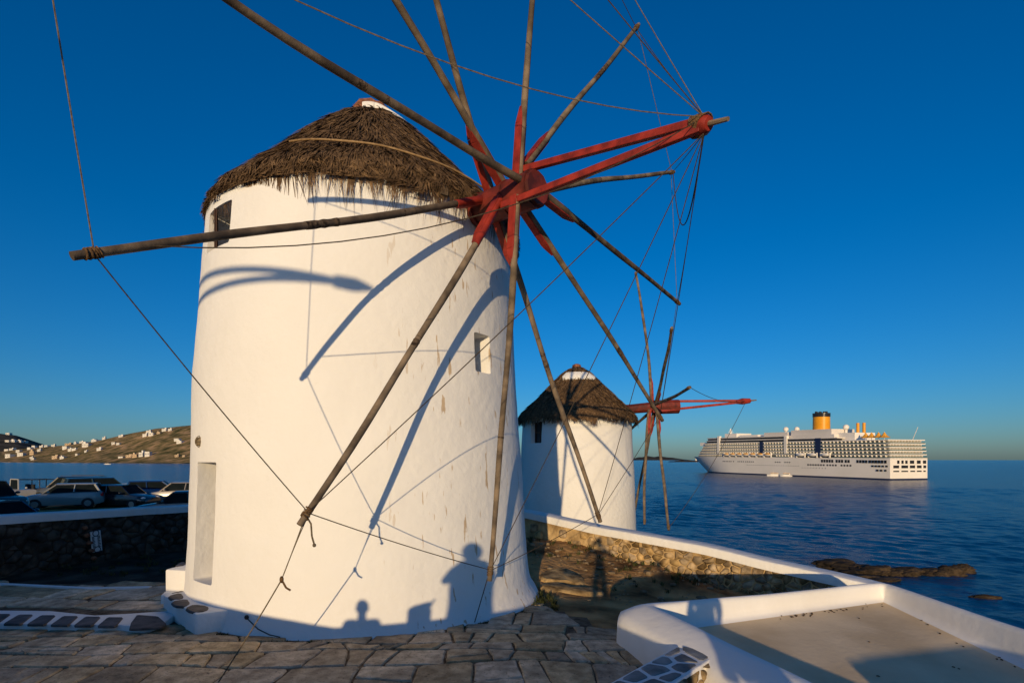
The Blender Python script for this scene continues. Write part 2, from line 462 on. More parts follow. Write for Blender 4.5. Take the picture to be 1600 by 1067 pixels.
_nz = np.random.default_rng(3)
def ground_z(X, Y):
    Z = height(X, Y)
    out = np.array(Z)
    for i in np.ndindex(X.shape):
        x, y = X[i], Y[i]
        dirt = (x > .2 and y > 9.2) or (y > 10.6)
        if dirt and x < -4.3:
            out[i] += .012 * vnoise((x, y, 0), 1.1)
        elif dirt:
            amp = min(1, max(0, (y - 9.6) / 1.5))
            out[i] += amp * (.10 * vnoise((x, y, 0), .9) + .06 * vnoise((x, y, 3), 2.6) + .03 * vnoise((x, y, 5), 6))
        # the car park beyond the long wall is levelled
    return out
gx = stepped(-160, 90, -12, 10, .22, 1.22)
gy = stepped(-90, 140, 5, 21, .22, 1.22)
me = grid_mesh('ground', gx, gy, ground_z)
struct('ground', me, M['earth'], smooth=80)

# sea: one sheet to the horizon, with real waves where they can be told apart
_g = np.random.default_rng(11)
WAVES = []
for lam in np.geomspace(1.1, 9, 40):
    WAVES.append((2 * np.pi / lam, .6 + _g.normal(0, .55), _g.uniform(0, 6.28), .0155 * lam ** .55, lam))
def wave_z(X, Y, cell):
    gust = .65 + .35 * np.sin(X * .021 + 1.3 * np.sin(Y * .013)) * np.sin(Y * .027 + 2 + np.sin(X * .011))
    z = np.zeros_like(X)
    for k, th, p, a, lam in WAVES:
        w = np.clip((lam / cell - 2.2) / 2.2, 0, 1)
        z += a * w * np.sin(k * (X * np.cos(th) + Y * np.sin(th)) + p)
    return z * gust
def sea_sheet(az0, az1, na, radii):
    A, Rr = np.meshgrid(np.linspace(az0, az1, na), radii)
    X, Y = Rr * np.sin(A), Rr * np.cos(A)
    cell = np.maximum(np.gradient(radii)[:, None], Rr * (az1 - az0) / na)
    Z = SEA_Z + wave_z(X, Y, cell)
    edge = np.minimum(1, np.minimum(A - az0, az1 - A) / .05)
    Z = SEA_Z + (Z - SEA_Z) * edge
    n_, m_ = X.shape
    i, j = np.meshgrid(np.arange(n_ - 1), np.arange(m_ - 1), indexing='ij')
    a = (i * m_ + j).ravel()
    F = np.stack([a, a + m_, a + m_ + 1, a + 1], 1)[:, ::-1]
    me = bpy.data.meshes.new('sea')
    V = np.stack([X.ravel(), Y.ravel(), Z.ravel()], 1)
    me.vertices.add(len(V)); me.vertices.foreach_set('co', V.astype(np.float32).ravel())
    me.loops.add(F.size); me.loops.foreach_set('vertex_index', F.astype(np.int32).ravel())
    me.polygons.add(len(F)); me.polygons.foreach_set('loop_start', np.arange(0, F.size, 4, dtype=np.int32)); me.polygons.foreach_set('loop_total', np.full(len(F), 4, np.int32))
    me.update(calc_edges=True); me.validate()
    return me
rr_ = [40.0]
while rr_[-1] < 32000: rr_.append(rr_[-1] * (1.0048 if rr_[-1] < 420 else 1.02 if rr_[-1] < 1500 else 1.12))
me = sea_sheet(R(-50), R(50), 620, np.array(rr_))
struct('sea', me, M['sea'], smooth=180)
me = sea_sheet(R(50), R(310), 90, np.array(rr_)[::24])
struct('sea', me, M['sea'], smooth=180)

# ------------------------------------------------------------------ hills across the bay
def interp(x, tab):
    return float(np.interp(x, [t[0] for t in tab], [t[1] for t in tab]))
RIDGE = [(-700, 640), (-300, 668), (-60, 700), (0, 705), (55, 699), (100, 696), (150, 689), (200, 678), (240, 670), (270, 667), (300, 664), (360, 655), (450, 650), (600, 668), (720, 716), (760, 722)]
SHORE = [(-700, 3600), (0, 3500), (60, 3200), (150, 2700), (300, 2350), (450, 2300), (760, 2500)]
def hill_point(xp, t):
    """surface of the near hill: picture column xp gives the bearing, t runs from the shore (0) to the ridge (1)"""
    Ys = interp(xp, SHORE)
    Yr = Ys + 1100
    Y = Ys + (Yr - Ys) * t
    zr = (HZ - interp(xp, RIDGE)) / FPX * Yr
    prof = .72 * t + .28 * (t * t * (3 - 2 * t))
    if t > 1: prof = 1 - (t - 1) * .8
    X = (xp - 800) / FPX * Y
    z = SEA_Z - 1 + (zr - SEA_Z + 1) * prof
    w = min(1, t * 3) * (1 if t < .95 else .35)
    z += w * (9 * vnoise((X, Y, 0), .004) + 5 * vnoise((X, Y, 2), .012) + 2.5 * vnoise((X, Y, 4), .04))
    if 0 < t < .06: z = max(z, SEA_Z + 2 + 5 * (t / .06))
    return Vector((X, Y, z))
mb = MB()
cols = np.arange(-700, 761, 6); ts = np.concatenate([np.linspace(-.02, 1, 46), [1.1, 1.25, 1.5]])
mb.v = [tuple(hill_point(c, t)) for t in ts for c in cols]
w = len(cols)
mb.f = [(i * w + j, i * w + j + 1, (i + 1) * w + j + 1, (i + 1) * w + j) for i in range(len(ts) - 1) for j in range(w - 1)]
mb.m = [0] * len(mb.f)
struct('hill', mb, M['hill'], smooth=60)
# the farther hill at the left edge
RIDGE2 = [(-700, 640), (-200, 660), (-60, 672), (0, 677), (25, 680), (50, 688), (68, 694), (85, 703), (110, 717), (130, 722)]
def far_hill_point(xp, t):
    Y = 5200 + 1500 * t
    zr = (HZ - interp(xp, RIDGE2)) / FPX * 6700
    X = (xp - 800) / FPX * Y
    pr = .8 * t + .2 * t * t * (3 - 2 * t)
    if t > 1: pr = 1 - (t - 1)
    return Vector((X, Y, SEA_Z - 2 + (zr - SEA_Z) * pr + min(1, 3 * t) * (14 * vnoise((X, Y, 7), .003) + 6 * vnoise((X, Y, 1), .012)) * (.3 if t > .95 else 1)))
mb = MB(); cols = np.arange(-700, 136, 6); ts = np.concatenate([np.linspace(0, 1, 24), [1.2, 1.5]])
mb.v = [tuple(far_hill_point(c, t)) for t in ts for c in cols]; w = len(cols)
mb.f = [(i * w + j, i * w + j + 1, (i + 1) * w + j + 1, (i + 1) * w + j) for i in range(len(ts) - 1) for j in range(w - 1)]
mb.m = [0] * len(mb.f)
struct('hill', mb, M['hill_far'], smooth=60)
# low far land seen just left of the ship
mb = MB(); cols = np.linspace(0, 1, 40)
q = []
for t in (0, .35, 1):
    for c in cols:
        X = -0 + (985 + 100 * c - 800) / FPX * 15000
        hgt = max(0, math.sin(math.pi * c)) ** .7 * (75 + 30 * vnoise((c * 9, 0, 0), 1))
        q.append((X + 0, 15000 + 900 * t, SEA_Z - 3 + hgt * (0, .55, 1)[(0, .35, 1).index(t)] * 1.6))
w = 40
mb.add(q, [(i * w + j, i * w + j + 1, (i + 1) * w + j + 1, (i + 1) * w + j) for i in range(2) for j in range(w - 1)])
struct('hills', mb, M['hill_far'], smooth=60)

# ------------------------------------------------------------------ windmills
def tower_mesh(name, c, prof, n=144, dz=.12, amp=.014, cuts=(), shift=None, org=None):
    """a plastered round tower; prof is (z, radius), cuts are closed MBs taken out of it"""
    zs = [p[0] for p in prof]; rs = [p[1] for p in prof]
    rows = list(np.arange(zs[0], zs[-1], dz)) + [zs[-1]]
    q, fs = [], []
    for z in rows:
        r0 = float(np.interp(z, zs, rs)); sx = float(np.interp(z, [s[0] for s in shift], [s[1] for s in shift])) if shift else 0
        for k in range(n):
            a = 2 * math.pi * k / n
            p = (math.cos(a) * 2.2, math.sin(a) * 2.2, z)
            r = r0 + amp * (1.3 * vnoise(p, .55) + .8 * vnoise(p, 1.5, 3) + .35 * vnoise(p, 4, 9))
            q.append((c[0] + sx + r * math.cos(a), c[1] + r * math.sin(a), z))
    m_ = len(rows)
    for i in range(m_ - 1):
        for k in range(n):
            fs.append((i * n + k, i * n + (k + 1) % n, (i + 1) * n + (k + 1) % n, (i + 1) * n + k))
    fs.append(tuple(range(n - 1, -1, -1))); fs.append(tuple((m_ - 1) * n + k for k in range(n)))
    mb = MB().add(q, fs)
    me = mb.mesh(name, org)
    if not cuts: return me
    o = bpy.data.objects.new('tmp', me); COL.objects.link(o)
    tmp = []
    for cmb in cuts:
        cm = cmb.mesh('cut', org)
        bm = bmesh.new(); bm.from_mesh(cm); bmesh.ops.recalc_face_normals(bm, faces=bm.faces)
        bmesh.ops.bevel(bm, geom=list(bm.edges), offset=.035, segments=3, profile=.5, affect='EDGES', clamp_overlap=True)
        bm.to_mesh(cm); bm.free()
        co = bpy.data.objects.new('cut', cm); COL.objects.link(co); tmp.append(co)
        md = o.modifiers.new('b', 'BOOLEAN'); md.object = co; md.operation = 'DIFFERENCE'; md.solver = 'EXACT'
    bpy.context.view_layer.update()
    dg = bpy.context.evaluated_depsgraph_get()
    res = bpy.data.meshes.new_from_object(o.evaluated_get(dg))
    bpy.data.objects.remove(o)
    for t in tmp: bpy.data.objects.remove(t)
    return res

def tower_hit(x, y, c, prof):
    zs = [p[0] for p in prof]; rs = [p[1] for p in prof]
    Y = .5
    while Y < 60:
        P = px(x, y, Y)
        if math.hypot(P.x - c[0], P.y - c[1]) < np.interp(P.z, zs, rs): return P
        Y += .01
    return None

def thatch(parent, c, prof, n_strand, seed, length=(.45, .85), wid=.014, over=.10, t_min=.05, fringe=0):
    """reed strands lying down the slope of a conical roof; prof is (r, z) from the apex down"""
    g = np.random.default_rng(seed)
    pr = np.array(prof)
    seg = np.sqrt(np.diff(pr[:, 0]) ** 2 + np.diff(pr[:, 1]) ** 2)
    s = np.concatenate([[0], np.cumsum(seg)]); S = s[-1]
    def at(t):
        return np.interp(t, s, pr[:, 0]), np.interp(t, s, pr[:, 1])
    t0 = S * np.sqrt(g.uniform(.01, 1.0, n_strand))
    k = n_strand // 5
    t0[:k] = S * g.uniform(.84, 1.0, k)                         # a thicker fringe along the eave
    t0 = t0 - .25 * g.uniform(0, 1, n_strand)
    t0 = np.clip(t0, .02, None)
    t0 = np.where(t0 < t_min, t_min + .5 * g.uniform(0, 1, n_strand), t0)
    th = g.uniform(0, 2 * np.pi, n_strand)
    # bundles: strands of one handful share length and lean
    bu = (np.floor(th * 34) * 131 + np.floor(t0 * 3.1) * 17).astype(int) % 977
    bl = g.normal(0, 1, 977); bd = g.normal(0, 1, 977); bh = g.uniform(0, 1, 977)
    L = g.uniform(*length, n_strand) * (1 + .25 * bl[bu])
    L = np.clip(L, .2, 1.2)
    dth = g.normal(0, .09, n_strand) + .10 * bd[bu]
    lift0 = .012 + .09 * g.uniform(0, 1, n_strand) ** 3 + .05 * bh[bu]
    fr = np.arange(n_strand) >= n_strand - fringe            # wispy ends hanging against the wall
    t0 = np.where(fr, S - .25 * g.uniform(0, 1, n_strand), t0); L = np.where(fr, .16 + .26 * np.clip(bl[bu], 0, 2) + .12 * g.uniform(0, 1, n_strand) ** 2, L)
    lift0 = np.where(fr, .01, lift0)
    P = []
    for f in (0, .5, 1):
        t = t0 + L * f
        tt = np.minimum(t, S); ex = t - tt
        r, z = at(tt)
        lim = over * (1 + .6 * bl[bu])
        ex = np.minimum(ex, np.where(fr, .75, np.clip(lim, .03, .45)))
        r = r + np.where(fr, -.02 * ex, ex * .22); z = z - ex * (.95 + .25 * f)
        ang = th + dth * L * f / np.maximum(r, .5) * 1.6
        lift = lift0 * (.25 + 1.0 * f - .35 * f * f) + .012
        rr = r + lift * .75; zz = z + lift * .65
        P.append(np.stack([c[0] + rr * np.cos(ang), c[1] + rr * np.sin(ang), zz], 1))
    P = np.array(P)                                               # 3, n, 3
    tang = np.stack([-np.sin(th), np.cos(th), np.zeros_like(th)], 1)
    tilt = g.normal(0, .5, n_strand)
    side = tang * np.cos(tilt)[:, None] + np.array([0, 0, 1]) * np.sin(tilt)[:, None]
    w = wid * (g.uniform(.6, 1.5, n_strand) * np.where(fr, .5, 1))[:, None]
    V = np.stack([P[0] - side * w, P[0] + side * w, P[1] - side * w * .8, P[1] + side * w * .8, P[2]], 1).reshape(-1, 3)
    V = V - np.array(origin(parent))
    b = np.arange(n_strand)[:, None] * 5
    quads = b + np.array([0, 1, 3, 2]); tris = b + np.array([2, 3, 4])
    me = bpy.data.meshes.new('thatch')
    me.vertices.add(len(V)); me.vertices.foreach_set('co', V.astype(np.float32).ravel())
    me.loops.add(n_strand * 7)
    loops = np.concatenate([quads, tris], 1).ravel()
    me.loops.foreach_set('vertex_index', loops.astype(np.int32))
    me.polygons.add(n_strand * 2)
    st = (np.arange(n_strand)[:, None] * 7 + np.array([0, 4])).ravel()
    me.polygons.foreach_set('loop_start', st.astype(np.int32))
    me.polygons.foreach_set('loop_total', np.tile([4, 3], n_strand).astype(np.int32))
    me.update(calc_edges=True); me.validate()
    o = obj('thatch', me, M['thatch'], parent); o['kind'] = 'stuff'
    return o

def roof_base(parent, c, prof, n=72):
    mb = MB()
    rows = [(max(r - .02, .01), z - .03) for r, z in prof]
    r_, z_ = rows[-1]
    rows += [(r_ - .05, z_ - .02), (r_ - .5, z_ + .05)]
    q, fs = [], []
    for r, z in rows:
        for k in range(n):
            a = 2 * math.pi * k / n
            w = 1 + .02 * vnoise((math.cos(a) * 3, math.sin(a) * 3, z * 2), 1)
            q.append((c[0] + r * w * math.cos(a), c[1] + r * w * math.sin(a), z))
    for i in range(len(rows) - 1):
        for k in range(n):
            fs.append((i * n + k, (i + 1) * n + k, (i + 1) * n + (k + 1) % n, i * n + (k + 1) % n))
    fs.append(tuple(range(n)))
    mb.add(q, fs)
    return obj('roof', mb, M['thatch_dark'], parent, smooth=60)

def wavy(a, b, n, amp, seed):
    g = random.Random(seed)
    a, b = Vector(a), Vector(b); d = b - a
    x = d.cross(Vector((0, 0, 1))); x = x.normalized() if x.length > 1e-4 else Vector((1, 0, 0)); y = d.cross(x).normalized()
    p1, p2, a1, a2 = g.uniform(0, 6), g.uniform(0, 6), g.gauss(0, amp), g.gauss(0, amp)
    out = []
    for i in range(n + 1):
        t = i / n; e = math.sin(math.pi * t)
        out.append(a + d * t + x * (a1 * e + amp * .35 * e * math.sin(9 * t + p1)) + y * (a2 * e + amp * .35 * e * math.sin(7 * t + p2)))
    return out

def rope_pts(a, b, sag, n=14):
    a, b = Vector(a), Vector(b)
    return [a + (b - a) * (i / n) - Vector((0, 0, 4 * sag * (i / n) * (1 - i / n))) for i in range(n + 1)]

def spoke(root, hub, tip, axis, seed, rad=(.056, .040), fin=True, splice=None, dark=False, finlen=1.05, paint_foot=False):
    pts = wavy(hub, tip, 16, .05, seed)
    n = len(pts)
    g = random.Random(seed)
    rr = [(rad[0] + (rad[1] - rad[0]) * i / (n - 1)) * (1 + .05 * math.sin(i * .9 + seed)) for i in range(n)]
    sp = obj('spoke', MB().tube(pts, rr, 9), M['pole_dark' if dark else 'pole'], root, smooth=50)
    def at(t): 
        i = min(int(t * (n - 1)), n - 2); f = t * (n - 1) - i
        return pts[i].lerp(pts[i + 1], f)
    d = (Vector(tip) - Vector(hub)).normalized()
    if fin:
        Ln = (Vector(tip) - Vector(hub)).length
        t1 = finlen / Ln
        off = -axis * .045
        mb = MB()
        up = axis
        a, b, c_ = at(0.0) + off * .9, at(t1 * .78) + off, at(t1) + off * .6
        mb.bar(a, b, .13, .14, up=up); mb.bar(b, c_, .129, .139, up=up, w2=.10, h2=.06)
        obj('fin', mb, M['red'], sp, bevel=.008)
        if paint_foot: obj('paint_band', MB().tube([at(t1 * f) for f in (0, .3, .6, .9, 1.02)], [r * 1.06 for r in rr[:1] * 5], 9), M['red'], sp, smooth=50)
    if splice:
        for (u0, u1) in splice:
            k = 7
            ps = [at(u0 + (u1 - u0) * i / k) for i in range(k + 1)]
            obj('bark_wrap', MB().tube(ps, [rad[1] * g.uniform(1.05, 1.35) for _ in ps], 9), M['bark'], sp, smooth=50)
    # rope lashing round the tip
    mb = MB()
    for i in range(5):
        o_ = Vector(tip) - d * (.10 + .028 * i)
        x = d.cross(Vector((.3, .2, 1))).normalized(); y = d.cross(x)
        ring = [o_ + (x * math.cos(a) + y * math.sin(a)) * (rad[1] + .004) + d * .012 * math.sin(a + i) for a in np.linspace(0, 2 * math.pi, 13)]
        mb.tube(ring, .009, 5)
    obj('lashing', mb, M['lash'], sp, smooth=60)
    return sp

def ropes(root, pairs, rad=.0065):
    for a, b, sag, dark in pairs:
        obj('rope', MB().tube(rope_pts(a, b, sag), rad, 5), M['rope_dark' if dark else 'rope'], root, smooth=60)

# ---- the near mill
C1 = (-2.872, 10.814)
W1 = Vector((.1177, 8.4095, 4.2365)); N1 = Vector((math.sin(2.306) * math.cos(-.0285), math.cos(2.306) * math.cos(-.0285), math.sin(-.0285)))
def on_wheel(x, y, off=0):
    d = px(x, y, 1.0)
    return d * ((W1 + N1 * off).dot(N1) / d.dot(N1))
def axis_pt(x, dy=0):
    q_ = (x - 800) / FPX
    return W1 + N1 * ((q_ * W1.y - W1.x) / (N1.x - q_ * N1.y))
TOW1 = [(-2.85, 3.47), (-2.65, 3.40), (-2.48, 3.30), (-2.2, 3.255), (-1.5, 3.209), (0, 3.146), (1.5, 3.066), (3.0, 2.984), (4.33, 2.898)]
SH1 = [(-2.7, -.01), (-2.4, -.035), (-1.5, -.055), (0, -.08), (1.5, -.113), (3.0, -.115), (4.4, -.08)]
root1 = thing('windmill', 'big white windmill nearest the viewer with a thatched cone roof and red hub', 'windmill', (C1[0], C1[1], -2.6), group='thatched windmills in a row')

def wall_frame(x, y):
    P = tower_hit(x, y, C1, TOW1)
    n_ = Vector((P.x - C1[0], P.y - C1[1], 0)).normalized()
    return P, n_, Vector((-n_.y, n_.x, 0))
def cut_box(P0, P1, z0, z1, depth, out=.4, c=C1):
    """box through the wall between two points of its face"""
    a, b = Vector((P0.x, P0.y, 0)), Vector((P1.x, P1.y, 0))
    mid = (a + b) / 2; n_ = (mid - Vector((c[0], c[1], 0))).normalized()
    t = Vector((-n_.y, n_.x, 0)); w_ = abs((b - a).dot(t))
    mb = MB(); ctr = mid + n_ * (out - depth) / 2; ctr.z = (z0 + z1) / 2
    rot = Matrix((n_, t, Vector((0, 0, 1)))).transposed()
    mb.box(ctr, (out + depth, w_, z1 - z0), rot)
    return mb, mid, n_, t, w_
dA, dB = tower_hit(311, 800, C1, TOW1), tower_hit(339, 800, C1, TOW1)
dT, dS = tower_hit(339, 722, C1, TOW1), tower_hit(336, 915, C1, TOW1)
door_cut = cut_box(dA, dB, dS.z, dT.z, .62)
wA, wB = tower_hit(748, 550, C1, TOW1), tower_hit(772, 550, C1, TOW1)
win_cut = cut_box(wA, wB, tower_hit(760, 581, C1, TOW1).z, tower_hit(760, 521, C1, TOW1).z, .50)
uA, uB = tower_hit(334, 350, C1, TOW1), tower_hit(366, 350, C1, TOW1)
up_cut = cut_box(uA, uB, tower_hit(350, 386, C1, TOW1).z, tower_hit(352, 322, C1, TOW1).z, .42)
me = tower_mesh('tower', C1, TOW1, cuts=[door_cut[0], win_cut[0], up_cut[0]], shift=SH1, org=root1.location)
obj('tower', me, M['wash'], root1, smooth=38)

# window with open brown shutters, upper left
mb_, mid, n_, t_, w_ = up_cut
z0, z1 = mb_.v[0][2], mb_.v[1][2]
win = obj('window', MB().box(mid - n_ * .40 + Vector((0, 0, (z0 + z1) / 2)), (.02, w_ * .98, z1 - z0 - .01), Matrix((n_, t_, Vector((0, 0, 1)))).transposed()), M['dark'], root1)
rt = Matrix((n_, t_, Vector((0, 0, 1)))).transposed()
def shutter(hinge, ang, wd, seed):
    d = (t_ * math.cos(ang) + n_ * math.sin(ang)); nn_ = d.cross(Vector((0, 0, 1)))
    r2 = Matrix((d, nn_, Vector((0, 0, 1)))).transposed()
    c0 = hinge + d * wd / 2; c0.z = (z0 + z1) / 2
    h = z1 - z0 - .06
    mb = MB().box(c0, (wd, .022, h), r2)
    for s in (-1, 1):
        mb.box(c0 + d * s * (wd / 2 - .035), (.07, .04, h), r2)
        mb.box(c0 + Vector((0, 0, s * (h / 2 - .04))), (wd - .142, .04, .08), r2)
    mb.box(c0, (wd - .142, .04, .07), r2)
    s_ = obj('shutter', mb, M['shutter'], root1)
    obj('latch', MB().box(c0 + d * wd * .32 + nn_ * .03 + Vector((0, 0, -.12)), (.03, .03, .16), r2), M['metal'], s_)
side = 1 if (px(360, 350, 9) - px(340, 350, 9)).dot(t_) > 0 else -1
shutter(mid - t_ * side * w_ * .48 - n_ * .05, R(24) if side > 0 else math.pi - R(24), w_ * .46, 1)
shutter(mid + t_ * side * w_ * .48 - n_ * .10, math.pi + R(14) if side > 0 else -R(14), w_ * .48, 2)
# small window at the right: a timber back with a pane
mb_, mid, n_, t_, w_ = win_cut
z0, z1 = mb_.v[0][2], mb_.v[1][2]
r2 = Matrix((n_, t_, Vector((0, 0, 1)))).transposed()
wf = obj('window', MB().box(mid - n_ * .485 + Vector((0, 0, (z0 + z1) / 2)), (.02, w_ * .98, z1 - z0 - .01), r2), M['shutter'], root1)
obj('pane', MB().box(mid - n_ * .471 + Vector((0, 0, (z0 + z1) / 2)), (.01, w_ * .7, (z1 - z0) * .8), r2), M['glass'], wf)
# blind door recess: back board deep inside
mb_, mid, n_, t_, w_ = door_cut
z0, z1 = mb_.v[0][2], mb_.v[1][2]
r2 = Matrix((n_, t_, Vector((0, 0, 1)))).transposed()
dr = obj('door', MB().box(mid - n_ * .60 + Vector((0, 0, (z0 + z1) / 2)), (.03, w_ * .98, z1 - z0 - .01), r2), M['shutter'], root1)
mb = MB()
for k in range(5): mb.box(mid - n_ * .58 + t_ * (k - 2) * w_ / 5.2 + Vector((0, 0, (z0 + z1) / 2)), (.02, w_ / 5.6, z1 - z0 - .1), r2)
obj('plank', mb, M['shutter'], dr)
# bulkhead lamp above the door
P, n_, t_ = wall_frame(319, 690)
r2 = Matrix((t_, n_.cross(t_), n_)).transposed()
lamp = MB()
for prof_ in ([(.085, 0), (.085, .03), (.075, .045)],):
    base_ = MB().lathe(prof_, n=16)
    lamp.add([P + (r2 @ Vector((v[0], v[1] * 1.35, v[2]))) for v in base_.v], base_.f)
lo = obj('wall_lamp', lamp, M['brass'], root1, smooth=50)
gl = MB().sphere((0, 0, .05), (.06, .082, .07), 12, 8)
g2 = MB().add([P + (r2 @ Vector(v)) for v in gl.v], gl.f)
obj('lamp_glass', g2, M['brass'], lo, smooth=60)
cg = MB()
for a in np.linspace(0, math.pi, 5)[:-1]:
    arc = [P + (r2 @ Vector((math.cos(a) * .072 * math.cos(s), math.sin(a) * .098 * math.cos(s), .045 + .085 * math.sin(s)))) for s in np.linspace(0, math.pi, 11)]
    cg.tube(arc, .006, 5)
obj('guard', cg, M['brass'], lo, smooth=60)

RP1 = [(.03, 7.22), (.3, 7.05), (.6, 6.81), (1.0, 6.46), (1.4, 6.06), (1.8, 5.63), (2.2, 5.20), (2.6, 4.80), (2.86, 4.53), (2.93, 4.45)]
CR1 = (C1[0], C1[1])
roof_base(root1, CR1, RP1)
thatch(root1, CR1, RP1, 66000, 5, over=.10, t_min=.46, fringe=7000)
# ridge cap of broken tile and a band of whitewash round it
mb = MB().lathe([(.40, 6.98), (.42, 7.10), (.36, 7.20), (.22, 7.25), (.02, 7.26)], (C1[0], C1[1], 0), 22)
mb.v = [(v[0] + .05 * vnoise(v, 5), v[1] + .05 * vnoise(v, 5, 4), v[2] + .05 * vnoise(v, 7, 8)) for v in mb.v]
obj('roof_cap', mb, M['terra'], root1, fix=True)
mb = MB()
q, fs = [], []
A0, A1 = R(-100), R(55)
NN = 30
for i in range(NN + 1):
    a = A0 + (A1 - A0) * i / NN
    wide = .10 + .44 * max(0, min(1, (math.degrees(a) + 68) / 40)) * (1 + .3 * vnoise((i * .5, 0, 0), 1))
    for j, (k, lift) in enumerate(((0, .02), (0, .13), (1, .13), (1, .02))):
        s = k * wide + .03 * vnoise((i * .9, k * 5, 1), 1)
        r = .40 + s * .78; z = 6.98 - s * .64 + lift
        q.append((C1[0] + r * math.cos(a), C1[1] + r * math.sin(a), z))
for i in range(NN):
    for j in range(3): fs.append((i * 4 + j, i * 4 + j + 1, (i + 1) * 4 + j + 1, (i + 1) * 4 + j))
fs += [(0, 1, 2, 3), (NN * 4 + 3, NN * 4 + 2, NN * 4 + 1, NN * 4)]
mb.add(q, fs)
obj('cap_band', mb, M['wash2'], root1, fix=True, smooth=60)
# cane binding the lower thatch
pts = []
for i in range(20):
    a = R(-104 + 76 * i / 19)
    s = .62 - .30 * i / 19 + .02 * math.sin(i)
    r = 2.93 - s * .70; z = 4.45 + s * .74 + .08
    pts.append((C1[0] + (r + .13) * math.cos(a), C1[1] + (r + .13) * math.sin(a), z + .02))
obj('cane', MB().tube(pts, .016, 6), mat('cane', (.26, .16, .07), (.38, .25, .12), scale=20, rough=.7), root1, smooth=60)
# rafter end under the eave
P = tower_hit(691, 302, C1, TOW1)
n_ = Vector((P.x - C1[0], P.y - C1[1], 0)).normalized()
obj('rafter', MB().bar(P + Vector((0, 0, .03)) - n_ * .3, P + Vector((0, 0, .03)) + n_ * .08, .13, .17), M['pole'], root1)

# axle and wheel
ax0, ax1 = axis_pt(728) - N1 * .9, axis_pt(841)
mb = MB().tube([ax0, axis_pt(748), axis_pt(760), axis_pt(785), axis_pt(800), axis_pt(832), ax1], [.24, .245, .255, .265, .275, .28, .255], 12)
axl = obj('axle', mb, M['axle'], root1, smooth=25)
mb = MB()
for xx in (752, 797, 835):
    c0 = axis_pt(xx); mb.tube([c0 - N1 * .025, c0 + N1 * .025], .292, 16)
obj('iron_hoop', mb, M['axle'], axl, smooth=40)
def hubp(x, y, dY): return px(x, y, axis_pt(x).y + dY)
SP = [  # hub end (picture, depth offset), tip (picture), options
    ((757, 312, -.22), (112, 400), dict(splice=[(.28, .36), (.52, .60)], dark=True, paint_foot=True, finlen=.75)),
    ((783, 309, -.30), (468, 820), dict(splice=[(.50, .53)], paint_foot=True)),
    ((808, 306, -.30), (765, 907), dict(splice=[(.62, .63), (.66, .665)])),
    ((773, 322, .12), (938, 815), dict(splice=[(.42, .48)])),
    ((815, 318, .20), (1035, 657), dict(splice=[(.55, .75)])),
    ((842, 298, .25), (1062, 475), dict(dark=True)),
    ((836, 301, .30), (1053, 269), dict(splice=[(.32, .40)], fin=False)),
    ((822, 258, .15), (998, 39), dict(splice=[(.55, .7)])),
    ((811, 284, -.10), (858, -252), dict(finlen=1.25)),
    ((768, 300, .05), (548, -531), dict(splice=[(.3, .33)])),
    ((790, 292, -.05), (220, -647), dict()),
    ((813, 281, -.34), (1, -253), dict(splice=[(.36, .5)], dark=True, fin=False)),
]
TIPS1 = []
for i, ((hx, hy, dY), (tx, ty), kw) in enumerate(SP):
    tip = on_wheel(tx, ty) * (.955 if i == 11 else 1); TIPS1.append(tip)
    spoke(root1, hubp(hx, hy, dY), tip, N1, 40 + i, **kw)
# bowsprit: two red beams, a lashed head and a pale stub
bowY = (W1 + N1 * 3.0).y
B0 = px(1098, 196, bowY)
bs = obj('bowsprit_beam', MB().bar(hubp(815, 266, .02), px(1092, 191, bowY + .02), .085, .10), M['red'], root1, bevel=.01)
obj('bowsprit_beam', MB().bar(hubp(784, 322, -.34), px(1094, 201, bowY - .03), .085, .10), M['red'], root1, bevel=.01)
bd = (px(1112, 192, bowY - .16) - px(1080, 200, bowY + .1)).normalized()
hd = obj('bowsprit_head', MB().tube([B0 - bd * .22, B0 - bd * .12, B0 + bd * .02, B0 + bd * .10], [.07, .115, .125, .08], 8), M['red'], root1, smooth=40)
obj('stub', MB().tube([B0 + bd * .05, B0 + bd * .38], [.035, .026], 7), M['pole'], hd, smooth=50)
mb = MB()
gg = random.Random(2)
for i in range(11):
    o_ = B0 + bd * (-.13 + .015 * i); x = bd.cross(Vector((.1 * gg.uniform(-1, 1), .2, 1))).normalized(); y = bd.cross(x)
    tl = gg.uniform(-.05, .05)
    mb.tube([o_ + (x * math.cos(a) + y * math.sin(a)) * (.118 + .008 * gg.random()) + bd * tl * math.sin(a) for a in np.linspace(0, 2 * math.pi, 15)], .009, 5)
obj('lashing', mb, M['lash'], hd, smooth=60)
Bt = B0 + bd * .02
pairs = []
sagb = [.50, .05, .05, .06, .08, .10, .0, .05, .04, .05, .08, .44]
for i, T in enumerate(TIPS1):
    d = (Vector(T) - hubp(*SP[i][0])).normalized()
    a_ = T - d * .16
    if i == 6:
        continue
    pairs.append((a_ if i else a_ - N1 * 0 + d * -.45, Bt + Vector((0, 0, -.10 if 0 < i < 7 else .10)), sagb[i], i in (0, 1, 2, 3, 4, 5, 7, 9)))
    nx = TIPS1[(i + 1) % 12]; dn = (Vector(nx) - hubp(*SP[(i + 1) % 12][0])).normalized()
    pairs.append((a_, nx - dn * .17, .03, i in (0, 1, 2, 3, 4, 7, 8)))
i = 6; d = (TIPS1[6] - hubp(*SP[6][0])).normalized()
pairs.append((TIPS1[6] - d * .12, TIPS1[7] - d * .1, .02, False))
pairs.append((TIPS1[6] - d * .12, Bt + Vector((0, 0, -.1)), .02, False))
